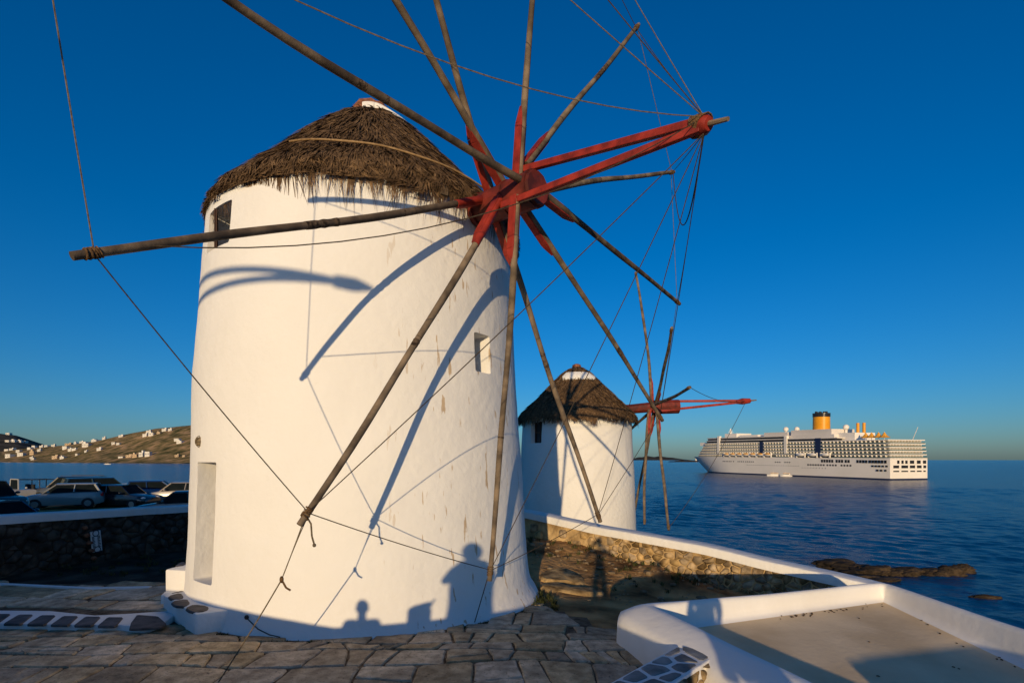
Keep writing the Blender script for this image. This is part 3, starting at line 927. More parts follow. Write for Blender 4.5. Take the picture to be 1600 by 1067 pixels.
loop = [TIPS1[6] - d * .05, px(1058, 290, 10.6), px(1072, 297, 9.2), px(1085, 285, 8.0), Bt + Vector((0, 0, -.1))]
ropes(root1, pairs)
# the slack loop under the bowsprit
lp = []
for k in range(25):
    t = k / 24; a = TIPS1[6] - d * .05; p = a.lerp(Bt + Vector((0, 0, -.1)), t)
    lp.append(p - Vector((0, 0, 1.35 * 4 * t * (1 - t) * (1 - .25 * t))))
obj('rope', MB().tube(lp, .010, 5), M['rope_dark'], root1, smooth=60)
# mooring of the wheel: two tethers to the ground, a loose end with a knot
dB_ = (TIPS1[1] - hubp(*SP[1][0])).normalized()
tb = TIPS1[1] - dB_ * .13
kn = px(440, 905, tb.y + (-.05)); gnd = pxz(338, 1070, -2.57)
obj('tether', MB().tube(rope_pts(tb, kn, .01, 8), .006, 5).tube(rope_pts(tb + Vector((.03, .0, 0)), kn, -.02, 8), .006, 5).tube(rope_pts(kn, gnd, .02, 12), .008, 5), M['rope'], root1, smooth=60)
obj('knot', MB().sphere(kn, (.024, .024, .04), 8, 6).tube([kn, kn + Vector((.05, 0, -.09)), kn + Vector((.10, 0, -.12))], .012, 5), M['lash'], root1, smooth=60)
obj('rope_end', MB().tube([tb, tb + Vector((.06, 0, -.10)), tb + Vector((.07, 0, -.24)), tb + Vector((.10, -.01, -.33))], .011, 5).sphere(tb + Vector((.10, -.01, -.34)), .022, 8, 6), M['rope'], root1, smooth=60)
tc_ = TIPS1[2] - (TIPS1[2] - hubp(*SP[2][0])).normalized() * .2
gc = tower_hit(742, 968, C1, TOW1)
obj('tether', MB().tube(rope_pts(tc_, gc + Vector((0, -.05, -.02)), .0, 8), .008, 5), M['rope_dark'], root1, smooth=60)
# hook and cable low on the wall
P = tower_hit(387, 964, C1, TOW1); Q = tower_hit(440, 993, C1, TOW1) or px(440, 993, P.y)
obj('cable', MB().tube([P + Vector((0, -.03, 0)), P.lerp(Q, .35) + Vector((0, -.05, -.06)), P.lerp(Q, .7) + Vector((0, -.05, -.05)), Q + Vector((0, -.05, 0))], .008, 5).sphere(P + Vector((0, -.03, .01)), (.035, .03, .035), 8, 6), M['trim'], root1, smooth=60)

# ---- the second mill, farther off on the seaward terrace
C2 = (3.08, 25.0)
TOW2 = [(-5.3, 2.86), (-4.6, 2.8), (-1, 2.70), (1.86, 2.56)]
root2 = thing('windmill', 'smaller white windmill farther off beyond the stone wall, half in shadow', 'windmill', (C2[0], C2[1], -5.0), group='thatched windmills in a row')
z_a, z_b = tower_hit(838, 692, C2, TOW2), tower_hit(838, 661, C2, TOW2)
cut2 = cut_box(tower_hit(830, 676, C2, TOW2), tower_hit(847, 676, C2, TOW2), z_a.z, 1.70, .3, c=C2)
obj('tower', tower_mesh('tower', C2, TOW2, n=96, dz=.2, amp=.02, cuts=[cut2[0]], org=root2.location), M['wash2'], root2, smooth=38)
mb_, mid, n_, t_, w_ = cut2
z0, z1 = mb_.v[0][2], mb_.v[1][2]; zc = Vector((0, 0, (z0 + z1) / 2)); r2 = Matrix((n_, t_, Vector((0, 0, 1)))).transposed()
wf = obj('window', MB().box(mid - n_ * .24 + zc, (.04, .05, z1 - z0), r2).box(mid - n_ * .24 + zc, (.038, w_, .05), r2)
         .box(mid - n_ * .24 + zc + t_ * (w_ / 2 - .03), (.042, .06, z1 - z0), r2).box(mid - n_ * .24 + zc - t_ * (w_ / 2 - .03), (.042, .06, z1 - z0), r2), M['shutter'], root2)
obj('pane', MB().box(mid - n_ * .27 + zc, (.01, w_ * .99, z1 - z0 - .01), r2), M['glass'], wf)
RP2 = [(.03, 4.42), (.22, 4.36), (.55, 4.12), (1.0, 3.70), (1.5, 3.17), (2.0, 2.68), (2.4, 2.32), (2.66, 2.05), (2.76, 1.88)]
roof_base(root2, C2, RP2)
thatch(root2, C2, RP2, 26000, 9, length=(.35, .65), wid=.02, over=.16)
obj('roof_cap', MB().lathe([(.22, 4.38), (.2, 4.5), (.1, 4.55), (.02, 4.56)], (C2[0], C2[1], 0), 14), M['terra'], root2)
q, fs = [], []; NN = 18
for i in range(NN + 1):
    a = R(-138 + 98 * i / NN)
    wob = .05 * vnoise((i * .7, 3, 0), 1)
    for s, lift in ((0, .0), (0, .17), (1, .17), (1, .0)):
        sl = .92 + s * (.46 + wob) - (.12 if i in (0, NN) and s else 0)
        r = sl * .78 + .02; z = 4.47 - sl * .62 + lift
        q.append((C2[0] + r * math.cos(a), C2[1] + r * math.sin(a), z))
for i in range(NN):
    for j in range(3): fs.append((i * 4 + j, i * 4 + j + 1, (i + 1) * 4 + j + 1, (i + 1) * 4 + j))
fs += [(0, 1, 2, 3), (NN * 4 + 3, NN * 4 + 2, NN * 4 + 1, NN * 4)]
obj('cap_band', MB().add(q, fs), M['wash2'], root2, fix=True, smooth=60)
W2 = Vector((6.06, 24.785, 2.55)); N2 = Vector((math.sin(1.54), math.cos(1.54), .0))
U2 = N2.cross(Vector((0, 0, 1))).normalized(); V2 = Vector((0, 0, 1))
def hub2(x, y, dY=0): return px(x, y, 24.78 + dY)
axl2 = obj('axle', MB().tube([px(958, 641, 24.85), px(985, 639, 24.8), px(1018, 636, 24.78), px(1024, 636, 24.78), px(1060, 635, 24.78)], [.22, .22, .24, .33, .33], 12), M['axle'], root2, smooth=25)
SP2 = [(93, (993, 425), (1018, 632)), (20, (1050, 512), (1024, 632)), (359, (1078, 605), (1018, 634)), (201, (942, 703), (1017, 643)),
       (254, (989, 812), (1022, 640)), (286, (1007, 819), (1014, 640)), (300, (1045, 828), (1026, 642))]
TIPS2 = []
for i, (a, (tx, ty), (hx, hy)) in enumerate(SP2):
    Yt = (W2 + 6.09 * (U2 * math.cos(R(a)) + V2 * math.sin(R(a)))).y
    T = px(tx, ty, Yt); TIPS2.append(T)
    s = 1 if U2.y * math.cos(R(a)) > 0 else -1
    spoke(root2, hub2(hx, hy, .25 * s), T, -N2, 80 + i, rad=(.075, .055), fin=i in (0, 1, 4, 5, 6), finlen=1.3)
Bw2 = px(1166, 626, 24.6)
for (hx, hy, dy, ty) in ((1022, 627, .2, 626), (1020, 643, -.25, 628)):
    obj('bowsprit_beam', MB().bar(hub2(hx, hy, dy), px(1160, ty, 24.6), .10, .11), M['red'], root2, bevel=.012)
hd2 = obj('bowsprit_head', MB().tube([px(1150, 628, 24.6), px(1160, 627, 24.6), px(1172, 626, 24.6)], [.09, .15, .11], 8), M['red'], root2, smooth=40)
obj('stub', MB().tube([px(1171, 626, 24.6), px(1182, 625, 24.6)], [.05, .03], 6), M['pole'], hd2)
ropes(root2, [(TIPS2[2], Bw2, .25, True), (TIPS2[6] + Vector((0, 0, .1)), Bw2, .35, True)], rad=.011)

# ---- a third mill of the row, behind and to the left; its tower and bowsprit throw the shadows on the left
_P = tower_hit(555, 445, C1, TOW1)
B3 = _P - SD * ((_P.y + 4.0) / SD.y)                 # the tip whose shadow falls there
N3 = Vector((.985, -.158, -.11)).normalized(); U3 = N3.cross(Vector((0, 0, 1))).normalized()
W3 = B3 - N3 * 5.0
C3 = (W3.x - .985 * 3.25, W3.y + .158 * 3.25)
root3 = thing('windmill', 'white thatched windmill behind the viewer whose bowsprit throws its shadow on the big windmill', 'windmill', (C3[0], C3[1], -2.6), group='thatched windmills in a row')
obj('tower', tower_mesh('tower', C3, [(-2.8, 3.2), (0, 3.05), (4.0, 2.85)], n=72, dz=.4, org=root3.location), M['wash2'], root3, smooth=38)
RP3 = [(r * .96, z - .3) for r, z in RP1]
roof_base(root3, C3, RP3); thatch(root3, C3, RP3, 6000, 4, wid=.03)
obj('axle', MB().tube([Vector((C3[0], C3[1], W3.z)), W3, W3 + N3 * .7], [.24, .27, .27], 12), M['axle'], root3, smooth=25)
for k in range(12):
    a = R(30 * k + 12); T = W3 + 5.9 * (U3 * math.cos(a) + Vector((0, 0, 1)) * math.sin(a))
    spoke(root3, W3 + N3 * (.05 * k), T, N3, 120 + k, fin=k % 2 == 0)
for s in (-1, 1):
    obj('bowsprit_beam', MB().bar(W3 + Vector((0, 0, .26 * s)) + N3 * .2, B3 - N3 * .15, .09, .10), M['red'], root3, bevel=.01)
obj('bowsprit_head', MB().tube([B3 - N3 * .3, B3, B3 + N3 * .25], [.10, .11, .03], 8), M['red'], root3, smooth=40)

# ------------------------------------------------------------------ stones: irregular cells
def clip(poly, nx, ny, d):
    """part of a polygon where x*nx + y*ny <= d"""
    out = []
    for i in range(len(poly)):
        a, b = poly[i], poly[(i + 1) % len(poly)]
        da, db = a[0] * nx + a[1] * ny - d, b[0] * nx + b[1] * ny - d
        if da <= 0: out.append(a)
        if (da < 0 < db) or (db < 0 < da):
            t = da / (da - db); out.append((a[0] + (b[0] - a[0]) * t, a[1] + (b[1] - a[1]) * t))
    return out

def cells(seeds, gap, reach, bound=None, aniso=1.0):
    """Voronoi cells, shrunk by gap/2; aniso > 1 makes cells wider than high"""
    res = []
    S = [(x / aniso, y) for x, y in seeds]
    for i, (x, y) in enumerate(S):
        r = reach
        poly = [(x - r, y - r), (x + r, y - r), (x + r, y + r), (x - r, y + r)]
        for j, (u, v) in enumerate(S):
            if i == j: continue
            dx, dy = u - x, v - y
            L = math.hypot(dx, dy)
            if L > 2 * reach or L < 1e-6: continue
            nx, ny = dx / L, dy / L
            poly = clip(poly, nx, ny, nx * (x + u) / 2 + ny * (y + v) / 2 - gap / 2)
            if len(poly) < 3: break
        if len(poly) < 3: continue
        poly = [(p[0] * aniso, p[1]) for p in poly]
        if bound:
            for nx, ny, d in bound:
                poly = clip(poly, nx, ny, d)
                if len(poly) < 3: break
        if len(poly) < 3: continue
        A = .5 * sum(poly[k][0] * poly[(k + 1) % len(poly)][1] - poly[(k + 1) % len(poly)][0] * poly[k][1] for k in range(len(poly)))
        if abs(A) < .004: continue
        # merge very short edges
        q = []
        for p in poly:
            if not q or math.hypot(p[0] - q[-1][0], p[1] - q[-1][1]) > .025: q.append(p)
        if len(q) > 3 and math.hypot(q[0][0] - q[-1][0], q[0][1] - q[-1][1]) < .025: q.pop()
        if len(q) >= 3: res.append(q)
    return res

def chaikin(poly, f=.25):
    out = []
    for i in range(len(poly)):
        a, b = poly[i], poly[(i + 1) % len(poly)]
        out.append((a[0] + (b[0] - a[0]) * f, a[1] + (b[1] - a[1]) * f)); out.append((a[0] + (b[0] - a[0]) * (1 - f), a[1] + (b[1] - a[1]) * (1 - f)))
    return out

def stone(poly, to3, depth, h, bev, g, dome=.3):
    """a stone standing h proud of the surface mapped by to3(u, v, w), sunk by depth"""
    n = len(poly)
    cx = sum(p[0] for p in poly) / n; cy = sum(p[1] for p in poly) / n
    mb = MB(); q = []
    for p in poly: q.append(to3(p[0], p[1], -depth))
    hs = [h * g.uniform(.75, 1.15) for _ in range(n)]
    for p, hh in zip(poly, hs): q.append(to3(p[0], p[1], max(hh - bev * 1.2, -depth * .5)))
    for p, hh in zip(poly, hs):
        L = math.hypot(p[0] - cx, p[1] - cy); k = max(.3, 1 - bev * 1.3 / max(L, .01))
        q.append(to3(cx + (p[0] - cx) * k, cy + (p[1] - cy) * k, hh))
    q.append(to3(cx + g.uniform(-.02, .02), cy + g.uniform(-.02, .02), h * (1 + dome * g.uniform(-.2, 1))))
    fs = []
    for r in range(2):
        for i in range(n): fs.append((r * n + i, r * n + (i + 1) % n, (r + 1) * n + (i + 1) % n, (r + 1) * n + i))
    for i in range(n): fs.append((2 * n + i, 2 * n + (i + 1) % n, 3 * n))
    return mb.add(q, fs)

def jitter_grid(u0, u1, v0, v1, du, dv, g, j=.33, stagger=True):
    out = []; r = 0; v = v0 + dv / 2
    while v < v1 + dv / 2:
        u = u0 + (du / 2 if (r % 2 and stagger) else 0) + g.uniform(0, du * .4)
        while u < u1 + du / 2:
            out.append((u + g.uniform(-j, j) * du, v + g.uniform(-j, j) * dv)); u += du * g.uniform(.75, 1.3)
        v += dv; r += 1
    return out

# ------------------------------------------------------------------ paving round the near mill
def in_poly(x, y, P):
    c = False
    for i in range(len(P)):
        (x1, y1), (x2, y2) = P[i], P[i - 1]
        if (y1 > y) != (y2 > y) and x < (x2 - x1) * (y - y1) / (y2 - y1) + x1: c = not c
    return c
PAVE = [(-12, 4.2), (3.2, 4.2), (3.2, 6.0), (1.75, 7.55), (1.15, 8.95), (.35, 10.2), (-.3, 10.0), (-5.2, 9.0), (-5.6, 8.2), (-12, 8.0)]
UPPER = [(-12.5, 8.1), (-5.3, 8.3), (-5.3, 10.6), (-6.6, 10.55), (-12.5, 10.75)]
def ph(x, y): return float(height(x, y))
pm = MB().prism(PAVE, lambda x, y: ph(x, y) - .35, lambda x, y: ph(x, y) + .012)
# follow the ground: a grid sheet for the bed of the stones
def sheet(poly, lift, step=.35):
    xs = [p[0] for p in poly]; ys = [p[1] for p in poly]
    mb = MB(); idx = {}
    nx, ny = int((max(xs) - min(xs)) / step) + 2, int((max(ys) - min(ys)) / step) + 2
    for i in range(nx):
        for j in range(ny):
            x, y = min(xs) + i * step, min(ys) + j * step
            mb.v.append((x, y, ph(x, y) + lift))
    for i in range(nx - 1):
        for j in range(ny - 1):
            x, y = min(xs) + (i + .5) * step, min(ys) + (j + .5) * step
            if in_poly(x, y, poly): mb.f.append((i * ny + j, (i + 1) * ny + j, (i + 1) * ny + j + 1, i * ny + j + 1)); mb.m.append(0)
    return mb
pav = struct('pavement', sheet(PAVE, .015), M['joint'])
upv = struct('pavement', sheet(UPPER, .105), M['joint'])
g = random.Random(21)
def lay(poly, parent, lift, du, dv, ang, g, gap=.035, keep=None):
    """courses of roughly squared flags: wavering bed lines, staggered cross joints, some flags split or broken"""
    ca, sa = math.cos(ang), math.sin(ang)
    xs = [p[0] for p in poly]; ys = [p[1] for p in poly]
    R_ = max(max(xs) - min(xs), max(ys) - min(ys)) * .62
    cx, cy = sum(xs) / len(xs), sum(ys) / len(ys)
    beds = [-R_]
    while beds[-1] < R_: beds.append(beds[-1] + dv * g.choice((.6, .85, 1.0, 1.0, 1.25, 1.5)))
    def bed(i, u): return beds[i] + .075 * math.sin(u * 1.1 + i * 2.3) + .04 * math.sin(u * 2.9 + i)
    quads = []
    for i in range(len(beds) - 1):
        u = -R_ + g.uniform(0, du); lean = g.uniform(-.05, .05)
        while u < R_:
            w_ = du * g.choice((.5, .75, 1.0, 1.0, 1.2, 1.5)); l2 = g.uniform(-.07, .07)
            q = [(u - lean, bed(i, u - lean)), (u + w_ - l2, bed(i, u + w_ - l2)), (u + w_ + l2, bed(i + 1, u + w_ + l2)), (u + lean, bed(i + 1, u + lean))]
            r = g.random()
            if r < .16:
                t1, t2 = g.uniform(.3, .7), g.uniform(.3, .7)
                a_ = (q[0][0] + (q[3][0] - q[0][0]) * t1, q[0][1] + (q[3][1] - q[0][1]) * t1); b_ = (q[1][0] + (q[2][0] - q[1][0]) * t2, q[1][1] + (q[2][1] - q[1][1]) * t2)
                quads += [[q[0], q[1], b_, a_], [a_, b_, q[2], q[3]]]
            elif r < .28:
                t1, t2 = g.uniform(.25, .75), g.uniform(.25, .75)
                a_ = (q[0][0] + (q[1][0] - q[0][0]) * t1, q[0][1] + (q[1][1] - q[0][1]) * t1); b_ = (q[3][0] + (q[2][0] - q[3][0]) * t2, q[3][1] + (q[2][1] - q[3][1]) * t2)
                quads += [[q[0], a_, b_, q[3]], [a_, q[1], q[2], b_]]
            else: quads.append(q)
            u += w_; lean = l2
    for q in quads:
        mu, mv = sum(p[0] for p in q) / 4, sum(p[1] for p in q) / 4
        x, y = cx + mu * ca - mv * sa, cy + mu * sa + mv * ca
        if not in_poly(x, y, poly) or (keep and not keep(x, y)): continue
        # shrink by the joint, roughen the outline
        gp = gap * g.uniform(.5, 1.3)
        for i in range(4):
            a_, b_ = q[i], q[(i + 1) % 4]; L = math.hypot(b_[0] - a_[0], b_[1] - a_[1])
            if L < .08: break
        else:
            c = list(q)
            for i in range(4):
                a_, b_ = q[i], q[(i + 1) % 4]; L = math.hypot(b_[0] - a_[0], b_[1] - a_[1]); nx, ny = (b_[1] - a_[1]) / L, -(b_[0] - a_[0]) / L
                c = clip(c, nx, ny, nx * a_[0] + ny * a_[1] - gp / 2)
            if len(c) < 3: continue
            out = []
            for i in range(len(c)):
                a_, b_ = c[i], c[(i + 1) % len(c)]
                cut = g.uniform(.03, .10)
                for t in (cut, .36, .64, 1 - cut):
                    out.append((a_[0] + (b_[0] - a_[0]) * t + g.uniform(-.010, .010), a_[1] + (b_[1] - a_[1]) * t + g.uniform(-.010, .010)))
            t = g.uniform(-.016, .016); t2 = g.uniform(-.016, .016)
            def to3(u, v, w):
                x, y = cx + u * ca - v * sa, cy + u * sa + v * ca
                return (x, y, ph(x, y) + lift + w + (t * (u - mu) + t2 * (v - mv)) * (w > 0))
            obj('flagstone', stone(out, to3, .03, .026 + g.uniform(-.008, .008), .014, g, .12), M['flag'], parent, smooth=35)
def keep_mill(x, y):
    return math.hypot(x - C1[0], y - C1[1]) > 3.25 and (y > 5.5)
lay(PAVE, pav, .012, .58, .58, R(2), g, gap=.028, keep=keep_mill)
lay(UPPER, upv, .105, 1.05, .62, R(-4), g, gap=.04, keep=lambda x, y: y > 8.75 and x < -5.5)

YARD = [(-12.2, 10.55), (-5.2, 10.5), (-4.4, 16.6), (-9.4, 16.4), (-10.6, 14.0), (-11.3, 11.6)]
M['shaded_soil'] = mat('yard_soil_painted_shade', (0.022, 0.017, 0.012), (0.085, 0.066, 0.047), scale=1.3, rough=.95, bump=1, bscale=9, spec=.05, detail=10, bdist=.05, c3=(.045, .034, .024))  # soil colour darkened to stand in for the deep shade on this ground
struct('yard_shade_sheet', sheet(YARD, .03, .25), M['shaded_soil'])
# painted step on the left: white bed with dark stones set in it
kerb = thing('painted_step', 'low white painted step with a row of dark slanting stones beside the mill', 'step', (-7, 8.2, -2.6))
def P2(x, y, z): v = pxz(x, y, z); return (v.x, v.y)
edge = [(-12.5, 8.05), P2(0, 987, -2.6), P2(100, 989, -2.6), P2(190, 990, -2.6), P2(222, 994, -2.6), P2(250, 989, -2.6), (-5.35, 8.3), (-5.45, 8.62), P2(205, 958, -2.47), P2(150, 961, -2.47), P2(80, 954, -2.47), (-12.5, 8.75)]
obj('bed', MB().prism(edge, -2.75, -2.465), M['wash3'], kerb, bevel=.02, fix=True, smooth=40)
g = random.Random(5)
stones_px = [((200, 984), (250, 981), (262, 975), (248, 962), (214, 960), (204, 972))]
x = 186
for k in range(11):
    w_ = 36
    sl = 18 + 2.5 * k
    x1 = x - w_
    stones_px.append(((x1, 979 - k * .9), (x - 5, 979 - k * .9), (x - 5 + sl * .75, 964 - k * 1.1), (x1 + sl, 964 - k * 1.1)))
    x = x1 - 1
for sp_ in stones_px:
    poly = [P2(a, b, -2.46) for a, b in sp_]
    cx, cy = sum(p[0] for p in poly) / len(poly), sum(p[1] for p in poly) / len(poly)
    poly = chaikin([(cx + (p[0] - cx) * .97, cy + (p[1] - cy) * .95) for p in poly], .09)
    obj('stone', stone(poly, lambda u, v, w: (u, v, -2.462 + w), .02, .012, .012, g), M['slate'], kerb, smooth=40)
# thin white edging between the upper paving and the earth
ed = MB()
e0 = [pxz(-160, 914, -2.50), pxz(0, 915, -2.50), pxz(60, 918, -2.50), pxz(140, 922, -2.50), pxz(235, 920, -2.50)]
for a, b in zip(e0[:-1], e0[1:]): ed.bar(a - Vector((0, 0, .05)), b - Vector((0, 0, .05)), .10, .20)
tag(obj('kerb', ed, M['wash3']), 'thin white painted kerb along the back of the paving', 'kerb')

# white plinths with stone tops at the foot of the mill
g = random.Random(8)
def plinth(poly, zb, zt, stones, label):
    t = thing('plinth', label, 'plinth', (poly[0][0], poly[0][1], zb))
    o = obj('bed', MB().prism(poly, zb - .15, zt), M['wash2'], t, bevel=.035, fix=True, smooth=40)
    for sp_ in stones:
        pl = chaikin([(q.x, q.y) for q in [pxz(a, b, zt) for a, b in sp_]], .22)
        obj('stone', stone(pl, lambda u, v, w: (u, v, zt - .004 + w), .02, .014, .014, g), M['slate'], t, smooth=40)
plinth([(-4.60, 7.62), (-4.05, 7.95), (-4.7, 9.3), (-5.55, 9.0), (-5.80, 8.72)], -2.6, -2.24,
       [((261, 931), (283, 926), (288, 932), (285, 936), (267, 937)), ((266, 940), (292, 935), (299, 942), (290, 948), (272, 947)), ((288, 950), (303, 944), (327, 947), (326, 953), (314, 957), (297, 956))],
       'low white block at the mill foot with three dark stones set in its top')
plinth([(-6.12, 9.25), (-5.3, 9.05), (-5.0, 10.2), (-5.95, 10.35)], -2.6, -1.93, [((272, 886), (290, 883), (290, 878), (280, 879))],
       'taller white block behind, against the left side of the mill')
plinth([(-6.0, 8.95), (-5.35, 8.9), (-5.3, 9.3), (-6.1, 9.22)], -2.6, -2.30, [((266, 927), (288, 922), (289, 925), (270, 929))],
       'narrow white step between the two blocks by the mill')

# ------------------------------------------------------------------ walls
def wall_stones(parent, A, B, zb, zt, du, dv, g, m, face, seedv=1, prob=None, thick=.10):
    """stones set on the face of a wall that runs from A to B (plan); face = +1/-1 side of the line"""
    A, B = Vector((A[0], A[1], 0)), Vector((B[0], B[1], 0))
    d = (B - A); L = d.length; d.normalize(); nrm = Vector((-d.y, d.x, 0)) * face
    h = max(zt(0), zt(L)) - min(zb(0), zb(L))
    z00 = min(zb(0), zb(L))
    seeds = []
    for u, v in jitter_grid(0, L, 0, h + .3, du, dv, g, .46):
        z = z00 + v
        if 0 < u < L and zb(u) - .05 < z < zt(u) - .04 and (prob is None or g.random() < prob(u)): seeds.append((u, v))
    for c in cells(seeds, .018, max(du, dv) * .62, aniso=1.15):
        c = [(p[0], min(p[1], zt(p[0]) - z00 - .005)) for p in c]
        c = chaikin(c, g.uniform(.08, .2))
        c = [(p[0] + g.uniform(-.008, .008), p[1] + g.uniform(-.008, .008)) for p in c]
        hh = thick * g.uniform(.25, .62)
        t = g.uniform(-.15, .15); t2 = g.uniform(-.15, .15)
        cu = sum(p[0] for p in c) / len(c); cv = sum(p[1] for p in c) / len(c)
        def to3(u, v, w):
            p = A + d * u + nrm * (w + (t * (u - cu) + t2 * (v - cv)) * (1 if w > 0 else 0)); return (p.x, p.y, z00 + v)
        obj('stone', stone(c, to3, .06, hh, .028, g, .35), m, parent, smooth=50)

def cap_strip(path, wid, thick, ztop, mi=0, n=6, round_=.06):
    """a rounded coping along a plan path"""
    mb = MB(); rows = []
    for i, p in enumerate(path):
        a = Vector(path[max(i - 1, 0)]); b = Vector(path[min(i + 1, len(path) - 1)])
        d = (Vector((b.x, b.y)) - Vector((a.x, a.y))).normalized(); nn_ = Vector((-d.y, d.x))
        prof = [(-wid / 2, -thick), (-wid / 2, -round_)]
        prof += [(-wid / 2 + round_ * (1 - math.cos(t)), -round_ + round_ * math.sin(t)) for t in (R(30), R(60), R(90))]
        prof += [(wid / 2 - round_ * (1 - math.cos(t)), -round_ + round_ * math.sin(t)) for t in (R(90), R(60), R(30))]
        prof += [(wid / 2, -round_), (wid / 2, -thick)]
        z = ztop(i)
        wob = .012 * vnoise((p[0], p[1], 0), 1.3)
        rows.append([(p[0] + nn_.x * o_, p[1] + nn_.y * o_, z + dz + wob) for o_, dz in prof])
    k = len(rows[0]); q = [p for r in rows for p in r]
    fs = []
    for i in range(len(rows) - 1):
        for j in range(k): fs.append((i * k + j, i * k + (j + 1) % k, (i + 1) * k + (j + 1) % k, (i + 1) * k + j))
    fs.append(tuple(range(k - 1, -1, -1))); fs.append(tuple((len(rows) - 1) * k + j for j in range(k)))
    return mb.add(q, fs, mi)

# the seaward wall: white coping, rough stone face
wl = (WB - WA).length
seaw = thing('stone_wall', 'sunlit rubble stone wall with a white coping running down towards the sea', 'wall', (WA.x, WA.y, -3.4))
def zt_s(u): return float(np.interp(u / wl, [.05, .3, .64, .79, 1.0], [-1.58, -1.83, -2.05, -2.24, -2.46]))
def zb_s(u): return float(np.interp(u / wl, [0, .3, .64, 1.0], [-2.60, -2.72, -2.96, -3.25]))
core = MB(); k = 24; q = []
for i in range(k + 1):
    u = wl * i / k; p = WA + WD * u
    for off in (-.04, .38):
        for z in (zb_s(u) - .6, zt_s(u) - .17): q.append((p.x + WN.x * off + .02 * vnoise((u, 0, 0), 2), p.y + WN.y * off + .02 * vnoise((u, 4, 0), 2), z))
fs = []
for i in range(k):
    b = i * 4
    for (a1, a2) in ((0, 1), (1, 3), (3, 2), (2, 0)): fs.append((b + a1, b + a2, b + 4 + a2, b + 4 + a1))
fs += [(0, 2, 3, 1), (k * 4, k * 4 + 1, k * 4 + 3, k * 4 + 2)]
core.add(q, fs)
obj('core', core, M['mortar'], seaw, fix=True)
path = [WA + WD * (wl * i / 40) + WN * .17 for i in range(41)]
# the coping ends in a low rounded foot
path += [WB + WD * .25 + WN * .19, WB + WD * .55 + WN * .25, WB + WD * .8 + WN * .34]
cz = [zt_s(wl * i / 40) for i in range(41)] + [-2.50, -2.60, -2.82]
obj('coping', cap_strip([(p.x, p.y) for p in path], .56, .20, lambda i: cz[i], round_=.05), M['wash2'], seaw, fix=True, smooth=45)
obj('coping_foot', MB().prism([(p.x, p.y) for p in [WB - WN * .11 - WD * .75, WB + WN * .5 - WD * .5, WB + WN * .62 + WD * .8, WB + WD * .86 - WN * .02]], -4.0, lambda x, y: -2.60 if (Vector((x, y)) - WB).dot(WD) < 0 else -2.88), M['wash2'], seaw, bevel=.05, fix=True, smooth=45)
g = random.Random(31)
wall_stones(seaw, WA - WN * .04, WB - WN * .04, zb_s, lambda u: zt_s(u) - .18, 0.205, .155, g, M['stone'], -1, prob=lambda u: min(1, .10 + max(0, (u - 2.6) / 1.2)))

# earth heaped against the left part of that wall, loose stones and ledges
g = random.Random(12)
mb = MB()
for k in range(420):
    u = g.uniform(.2, wl * .98); s = -abs(g.gauss(0, 2.2)) - .15
    p = WA + WD * u + WN * s
    if not (-.2 < p.x < 7 and p.y > 10.4): continue
    r = .02 + .07 * g.random() ** 3
    b = MB().sphere((0, 0, 0), (r * g.uniform(.8, 1.6), r * g.uniform(.8, 1.6), r * g.uniform(.4, .8)), 6, 4)
    a = g.uniform(0, 6)
    zz = float(ground_z(np.array([p.x]), np.array([p.y]))[0])
    mb.add([(p.x + v[0] * math.cos(a) - v[1] * math.sin(a) + .2 * r * vnoise(v, 20, k), p.y + v[0] * math.sin(a) + v[1] * math.cos(a), zz + v[2] + r * .15) for v in b.v], b.f)
o = obj('rubble', mb, M['stone'], smooth=40); o['kind'] = 'stuff'; o['label'] = 'loose stones scattered on the bare earth below the seaward wall'
# two rock ledges in the earth
for k, (pts_, lab) in enumerate(((((843, 905), (868, 899), (893, 899), (912, 906), (915, 916), (880, 914), (846, 915)), 'flat sunlit rock ledge in the earth just right of the big mill'),
                              (((842, 918), (870, 915), (905, 917), (945, 922), (942, 928), (890, 928), (845, 927)), 'lower pale rock ledge nearer the paving, right of the big mill'))):
    z = -2.80 if k == 0 else -2.80
    poly = chaikin([(v.x, v.y) for v in [pxz(a, b, z) for a, b in pts_]], .2)
    tag(obj('rock_ledge', stone(poly, lambda u, v, w: (u, v, float(height(u, v)) + w + .03 * vnoise((u, v, 0), 3)), .3, .07, .04, g), M['stone'], smooth=40), lab, 'rock')

# weeds along the foot of the mill and the wall
def tuft(mb, p, n_, h, g):
    for _ in range(n_):
        a = g.uniform(0, 6.28); l = h * g.uniform(.4, 1); dx, dy = math.cos(a) * l * g.uniform(.3, .9), math.sin(a) * l * g.uniform(.3, .9)
        w_ = .008; b = Vector(p) + Vector((g.gauss(0, .03), g.gauss(0, .03), -.01))
        s_ = Vector((-math.sin(a), math.cos(a), 0)) * w_
        t1 = b + Vector((dx * .4, dy * .4, l * .7)); t2 = b + Vector((dx, dy, l))
        mb.add([b - s_, b + s_, t1 + s_ * .8, t1 - s_ * .8, t2], [(0, 1, 2, 3), (3, 2, 4)])
mb = MB(); g = random.Random(4)
for k in range(150):
    a = R(g.uniform(-175, 0)); r = 3.43 + g.uniform(-.01, .05)
    x, y = C1[0] + r * math.cos(a), C1[1] + r * math.sin(a); tuft(mb, (x, y, ph(x, y) + .01), 9, .05, g)
for k in range(26):
    x, y = .55 + g.gauss(0, .18), 10.2 + g.gauss(0, .3); tuft(mb, (x, y, ph(x, y)), 16, .16, g)
for k in range(70):
    u = g.uniform(.5, 6); p = WA + WD * u - WN * abs(g.gauss(.3, .9)); zz = float(ground_z(np.array([p.x]), np.array([p.y]))[0]); tuft(mb, (p.x, p.y, zz), 14, .14, g)
